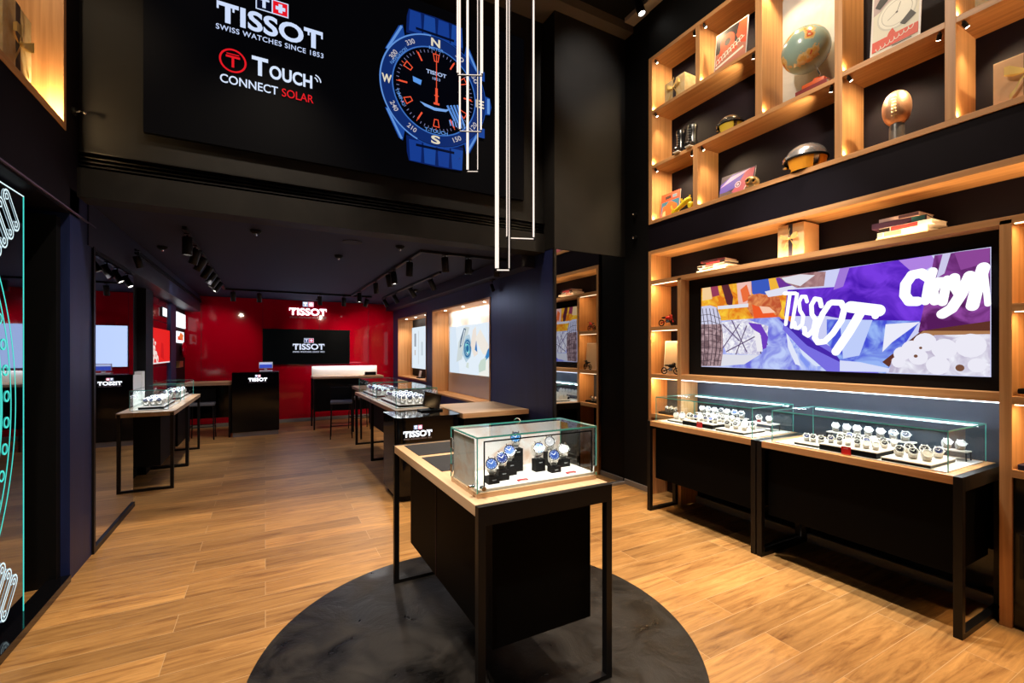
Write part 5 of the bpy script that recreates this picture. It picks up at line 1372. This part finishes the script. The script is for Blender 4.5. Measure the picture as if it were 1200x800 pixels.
nt.links.new(tc.outputs['Object'], n_.inputs['Vector']); nt.links.new(n_.outputs['Fac'], rp.inputs[0]); nt.links.new(rp.outputs[0], b_.inputs['Base Color'])
gc = Vector((3.90, 2.15, 4.065)); tilt = Matrix.Rotation(R(-24), 3, 'X')
b = MB(gm); b.ball(gc, .175, n=40, m_=24, rot=tilt); b.build('globe_ball', r)
ax = tilt @ Vector((0, 0, 1))
b = MB(M_chrome); b.cyl(gc - ax * .172, gc - ax * .235, .006, n=10); b.tube([gc - ax * .235, gc - ax * .26 + Vector((0, -.005, -.02)), Vector((3.90, 2.06, 3.77))], .007, 8); b.build('stem', r)
b = MB(mat('orange_red_base', (.75, .13, .03), .4)); b.box(3.84, 3.96, 1.98, 2.15, 3.715, 3.755, bev=.008); b.lathe([(.04, 0), (.03, .03), (0, .035)], (3.90, 2.06, 3.755), n=18); b.build('base', r)
r = thing('book', 'dark red book under the globe base', 'book', (3.9, 2.08, 3.66)); bx(mat('dark_red_cover', (.22, .015, .015), .5), 3.82, 3.99, 1.95, 2.19, 3.6605, 3.714, bev=.003).build('cover', r)
bx(M_cream, 3.83, 3.985, 1.948, 1.95, 3.668, 3.706).build('pages', r)

# pair of tall black gloves or boots
for (y, z_, lab, q) in ((3.365, .24, 'left of two tall black racing boots on the long shelf', 0), (3.215, .235, 'right of two tall black racing boots on the long shelf', 1)):
    r = thing('racing_boot', lab, 'boot', (3.83, y, 3.66), 'black racing boots on the long shelf')
    b = MB(mat('black_patent_leather', (.012, .012, .014), .18, 0, .6, .8)); b.lathe([(0, .008), (.048, .01), (.05, .05), (.04, .10), (.044, .17), (.05, z_ - .02), (.047, z_), (.040, z_), (.038, z_ - .03), (0, z_ - .04)], (3.83, y, 3.66), n=22, sx=1, sy=.95)
    b.ball((3.80, y, 3.695), .07, .038, .032); b.build('shaft', r)
    b = MB(M_white); b.box(3.745, 3.87, y - .032, y + .032, 3.6605, 3.672, bev=.003); b.build('sole', r)
    b = MB(mat('dark_laces', (.09, .09, .09), .6))
    for k in range(5): b.tube([(3.778, y - .02, 3.74 + .025 * k), (3.772, y, 3.745 + .025 * k), (3.778, y + .02, 3.752 + .025 * k)], .0025, 6)
    b.build('laces', r)
    b = MB(ink(190, 30, 60)); b.box(3.80, 3.84, y + .046, y + .054, 3.69, 3.72, bev=.002); b.build('red_tab', r)
# helmets
def helmet(x, y, z, s_, dome, band, label, rot=0):
    r = thing('helmet', label, 'helmet', (0, 0, 0))
    N_ = 26; b = MB(dome); rings = []
    for j in range(0, 10):
        th = R(10 * j); rings.append([b.bm.verts.new((1.0 * s_ * math.sin(th) * math.cos(2 * math.pi * k / N_), 1.22 * s_ * math.sin(th) * math.sin(2 * math.pi * k / N_), s_ * (.55 + .62 * math.cos(th)))) for k in range(N_)]) if j else rings.append([b.bm.verts.new((0, 0, s_ * 1.17))])
    for a_, c_ in zip(rings, rings[1:]):
        for k in range(N_):
            k2 = (k + 1) % N_; b._f([a_[0], c_[k], c_[k2]] if len(a_) == 1 else [a_[k], c_[k], c_[k2], a_[k2]], True)
    b.build('shell', r)
    b = MB(M_black); b.tube([(1.0 * s_ * math.cos(R(a)), 1.22 * s_ * math.sin(R(a)), s_ * .54) for a in range(0, 360, 12)], s_ * .05, 8, closed=True); b.build('rim', r)
    b = MB(band)       # side and neck guard on the back half
    A_ = [R(a) for a in range(-110, 71, 12)]
    for q0, q1 in zip(A_, A_[1:]):
        P0 = lambda a, h, k: (k * s_ * math.cos(a), k * 1.2 * s_ * math.sin(a), s_ * h)
        vs = [b.bm.verts.new(v) for v in (P0(q0, .53, .98), P0(q1, .53, .98), P0(q1, .02, .84), P0(q0, .02, .84))]; b._f(vs, True)
        vs = [b.bm.verts.new(v) for v in (P0(q0, .53, .90), P0(q1, .53, .90), P0(q1, .02, .76), P0(q0, .02, .76))]; b._f(vs, True)
    A_ = [R(a) for a in range(150, 232, 10)]
    for q0, q1 in zip(A_, A_[1:]):
        vs = [b.bm.verts.new(v) for v in (P0(q0, .53, .98), P0(q1, .53, .98), P0(q1, .02, .84), P0(q0, .02, .84))]; b._f(vs, True)
    b.build('guard', r)
    b = MB(M_black); b.box(-.80 * s_, -.2 * s_, -.3 * s_, .55 * s_, 0, .45 * s_, bev=.15 * s_); b.build('lining', r)
    b = MB(M_chrome); b.tube([(s_ * .95 * math.cos(R(a)), s_ * 1.3 * math.sin(R(a)), s_ * .62) for a in range(60, 151, 10)], s_ * .10, 8)
    b.tube([(s_ * 1.02 * math.cos(R(a)), s_ * 1.36 * math.sin(R(a)), s_ * (.58 - .004 * (a - 60))) for a in range(60, 151, 10)], s_ * .05, 8); b.build('goggles', r)
    r.location = (x, y, z); r.scale = (1, .84, 1.32); r.rotation_euler = (0, 0, R(rot)); return r
M_silver = mat('silver_shell', (.62, .58, .56), .22, .75)
M_amber = mat('amber_guard', (.85, .36, .03), .35)
helmet(3.885, 2.14, 3.0505, .150, M_silver, M_amber, 'silver racing helmet with amber guard on the lower high shelf', 0)
helmet(3.89, 2.83, 3.6605, .112, mat('dark_chrome_shell', (.35, .32, .28), .15, .9), mat('yellow_trim', (.75, .55, .05), .4), 'small dark chrome helmet with yellow trim on the long shelf', 0)
# rugby ball trophy
r = thing('ball_trophy', 'copper oval ball standing upright on a dark pedestal', 'trophy', (3.86, 1.52, 3.05))
b = MB(mat('dark_pedestal', (.06, .055, .055), .35, noise=(.10, .09, .09), nscale=8)); b.lathe([(0, 0), (.045, 0), (.043, .01), (.043, .10), (.036, .125), (0, .125)], (3.86, 1.52, 3.0505), n=24); b.build('pedestal', r)
b = MB(M_bronze); pr = [(0, 0)] + [(.082 * math.sin(math.pi * (k / 20)) ** .8, .118 * (1 - math.cos(math.pi * k / 20))) for k in range(1, 20)] + [(0, .236)]
b.lathe(pr, (3.86, 1.52, 3.165), n=28); b.build('ball', r)
b = MB(M_gold)
for k in range(7):
    z = 3.215 + .021 * k; rr_ = .083 * math.sin(math.acos(max(-1, min(1, 1 - (z - 3.165) / .118)))) ** .8
    a = R(190); c_ = Vector((3.86 + rr_ * math.cos(a), 1.52 + rr_ * math.sin(a) , z)); t_ = Vector((-math.sin(a), math.cos(a), 0)); b.tube([c_ - t_ * .014, c_ + t_ * .014 - Vector((.001, 0, 0))], .003, 6)
b.tube([(3.86 - .083 * math.sin(math.acos(max(-1, min(1, 1 - (3.20 + .02 * k - 3.165) / .118)))) ** .8 - .001, 1.506, 3.20 + .02 * k) for k in range(9)], .0018, 6); b.build('lacing', r)
# yellow toy racer
r = thing('toy_figure', 'bright yellow toy in front of the comic cover', 'toy', (3.83, 3.33, 3.05)); Yl = mat('yellow_plastic', (.85, .68, .02), .35)
b = MB(Yl); b.tube([(3.80, 3.46, 3.065), (3.81, 3.40, 3.085), (3.82, 3.34, 3.12), (3.83, 3.29, 3.15)], lambda t: .014 + .018 * t, 10); b.ball((3.83, 3.27, 3.155), .03, .034, .028); b.ball((3.82, 3.235, 3.10), .03, .035, .026)
b.tube([(3.81, 3.33, 3.13), (3.80, 3.335, 3.18)], .009, 8); b.tube([(3.83, 3.26, 3.17), (3.83, 3.25, 3.20)], .009, 8); b.build('body', r)
b = MB(Yl)
for y in (3.43, 3.22):
    for x in (3.79, 3.85): b.cyl((x - .006, y, 3.074), (x + .006, y, 3.074), .022, n=14)
b.build('wheels', r)
# gold mask
r = thing('gold_mask', 'small gold mask-like ornament beside the purple board', 'ornament', (3.82, 2.57, 3.05)); b = MB(M_gold)
rt = Matrix.Rotation(R(30), 3, 'X'); b.ball((3.83, 2.57, 3.11), .03, .075, .05, rot=rt)
for dy in (-.032, .024): b.lathe([(.024, 0), (.018, .012), (.013, .004)], (3.803, 2.57 + dy, 3.118 + dy * .3), (-1, 0, 0), 14)
b.box(3.80, 3.86, 2.53, 2.62, 3.0505, 3.075, bev=.008); b.build('mask_body', r)
b = MB(M_black)
for dy in (-.032, .024): b.cyl((3.802, 2.57 + dy, 3.118 + dy * .3), (3.798, 2.57 + dy, 3.118 + dy * .3), .012, n=12)
b.build('eyes', r)
# books
def book(x0, x1, y0, y1, z, h, cover, label, group, rz=0, block=None):
    r = thing('book', label, 'book', (0, 0, 0), group); hx, hy = (x1 - x0) / 2, (y1 - y0) / 2
    b = MB(cover); b.box(-hx, hx, -hy, hy, 0, .003); b.box(-hx, hx, -hy, hy, h - .003, h); b.box(-hx, -hx + .004, -hy, hy, .003, h - .003); b.build('cover', r)
    bx(M_cream, -hx + .004, hx - .005, -hy + .004, hy - .004, .003, h - .003).build('pages', r)
    if block:
        p = Pic((-hx - .0004, hy, 0), (0, -1, 0), (0, 0, 1))
        for (a_, c_, m_) in block: p.rect(a_ * 2 * hy, .003, c_ * 2 * hy, h - .003, m_)
        p.build('spine_print', r)
    r.location = ((x0 + x1) / 2, (y0 + y1) / 2, z); r.rotation_euler = (0, 0, rz); return r
BW, BP, BG, BK = ink(225, 215, 205), ink(60, 30, 55), ink(120, 130, 125), ink(40, 32, 34)
g = 'books stacked above the right of the large screen'
zz = 2.3795
for k, (y0_, y1_, h, cv, blk, lab) in enumerate([(1.34, 1.63, .018, ink(200, 180, 140), None, 'thin tan book, bottom of the right-hand stack'),
        (1.35, 1.625, .034, BW, [(0, .12, BG), (.14, .5, ink(215, 120, 100))], 'pale book with grey spine end, second from bottom of the right-hand stack'),
        (1.31, 1.61, .032, BW, [(0, .22, BK), (.24, .75, ink(170, 60, 60))], 'white book with dark spine block, middle of the right-hand stack'),
        (1.36, 1.66, .038, BP, [(.74, .97, ink(50, 110, 110))], 'plum book with teal spine end, fourth in the right-hand stack'),
        (1.38, 1.61, .026, ink(190, 150, 140), [(0, .5, ink(215, 180, 170)), (.5, .98, ink(90, 60, 70))], 'dusty pink book on top of the right-hand stack')]):
    book(3.83, 4.03, y0_, y1_, zz, h, cv, lab, g, R((0, 3, -4, 5, -2)[k]), blk); zz += h + .0006
g = 'books stacked above the left of the large screen'; zz = 2.3795
for k, (y0_, y1_, h, cv, blk, lab) in enumerate([(2.84, 3.17, .022, BW, None, 'white book, bottom of the left-hand stack'),
        (2.80, 3.14, .020, ink(215, 190, 170), [(.1, .5, ink(160, 90, 80))], 'beige book with brown spine print, second of the left-hand stack'),
        (2.86, 3.16, .024, BW, [(0, .2, BK), (.3, .6, ink(190, 90, 90))], 'white book with dark spine end, middle of the left-hand stack'),
        (2.84, 3.11, .022, BK, [(.2, .8, ink(180, 60, 70))], 'dark book with red spine, fourth of the left-hand stack'),
        (2.86, 3.12, .020, ink(120, 50, 55), [(.1, .7, ink(60, 40, 50))], 'maroon book on top of the left-hand stack')]):
    book(3.83, 4.03, y0_, y1_, zz, h, cv, lab, g, R((0, -4, 3, -3, 4)[k]), blk); zz += h + .0006
# side column: red toy motorcycle, framed picture, model below
def motorbike(x, y, z, s_, body, label, rz=0):
    r = thing('toy_motorcycle', label, 'toy', (0, 0, 0))
    for yy in (-.62 * s_, .62 * s_):
        b = MB(M_black); b.tube([(0, yy + .27 * s_ * math.cos(R(a)), .33 * s_ + .27 * s_ * math.sin(R(a))) for a in range(0, 360, 24)], .05 * s_, 8, closed=True); b.cyl((-.03 * s_, yy, .33 * s_), (.03 * s_, yy, .33 * s_), .08 * s_, n=10); b.build('wheel', r)
    b = MB(body); b.ball((0, .1 * s_, .78 * s_), .14 * s_, .34 * s_, .17 * s_); b.tube([(0, .62 * s_, .33 * s_), (0, .42 * s_, .95 * s_)], .05 * s_, 8); b.tube([(0, .4 * s_, .7 * s_), (0, -.62 * s_, .33 * s_)], .05 * s_, 8); b.ball((0, .35 * s_, .95 * s_), .12 * s_, .18 * s_, .14 * s_); b.build('body', r)
    b = MB(M_black); b.ball((0, -.32 * s_, .82 * s_), .12 * s_, .3 * s_, .08 * s_); b.build('seat', r)
    b = MB(M_steel); b.tube([(-.28 * s_, .40 * s_, 1.02 * s_), (0, .43 * s_, .98 * s_), (.28 * s_, .40 * s_, 1.02 * s_)], .03 * s_, 6); b.box(-.12 * s_, .12 * s_, -.1 * s_, .25 * s_, .32 * s_, .62 * s_, bev=.03 * s_); b.build('engine', r)
    r.location = (x, y, z); r.rotation_euler = (0, 0, rz); return r
motorbike(3.84, 3.56, 1.8682, .115, mat('red_toy_paint', (.6, .03, .02), .3), 'small red toy motorcycle in the left side column of the shelving', R(190))
r, p, w_, h_ = leaning(3.40, 3.635, 1.3452, .36, 'pale framed picture standing in the left side column', x=3.86, lean=.03, name='framed_picture', cat='picture')
p.rect(.01, .01, w_ - .01, h_ - .01, ink(205, 180, 150)); p.build('print', r)
motorbike(3.82, 3.50, 1.3452, .12, M_black, 'black model motorcycle in front of the framed picture', R(190))
r = thing('model_car', 'dark model car in the right side column, middle cell', 'toy', (3.85, .80, 1.338))
b = MB(M_black); b.box(3.80, 3.90, .68, .93, 1.352, 1.385, bev=.012); b.ball((3.85, .80, 1.39), .045, .075, .035); b.build('body', r)
for y in (.73, .88):
    for x in (3.80, 3.90): MB(M_metal).cyl((x - .008, y, 1.357), (x + .008, y, 1.357), .0185, n=16).build('wheel', r)
r = thing('watch_case_box', 'small dark blue box in the right side column, bottom cell', 'box', (3.83, .87, .917)); bx(ink(30, 30, 60), 3.79, 3.88, .78, .925, .9175, .95, bev=.004).build('box', r)
bx(M_steel, 3.788, 3.79, .84, .86, .93, .938).build('clasp', r)
r = thing('display_tray', 'dark tray with watches in the bottom left side cell of the shelving', 'tray', (3.9, 3.56, .905)); bx(M_black, 3.84, 4.02, 3.42, 3.69, .9055, .93, bev=.003).build('tray_base', r)
for k in range(3): small_watch(3.90, 3.62 - .065 * k, .93, R(-60), 'white watch, %s from left on the dark tray in the side cell' % ORD[k], 'watches on the dark side tray', 1.0)
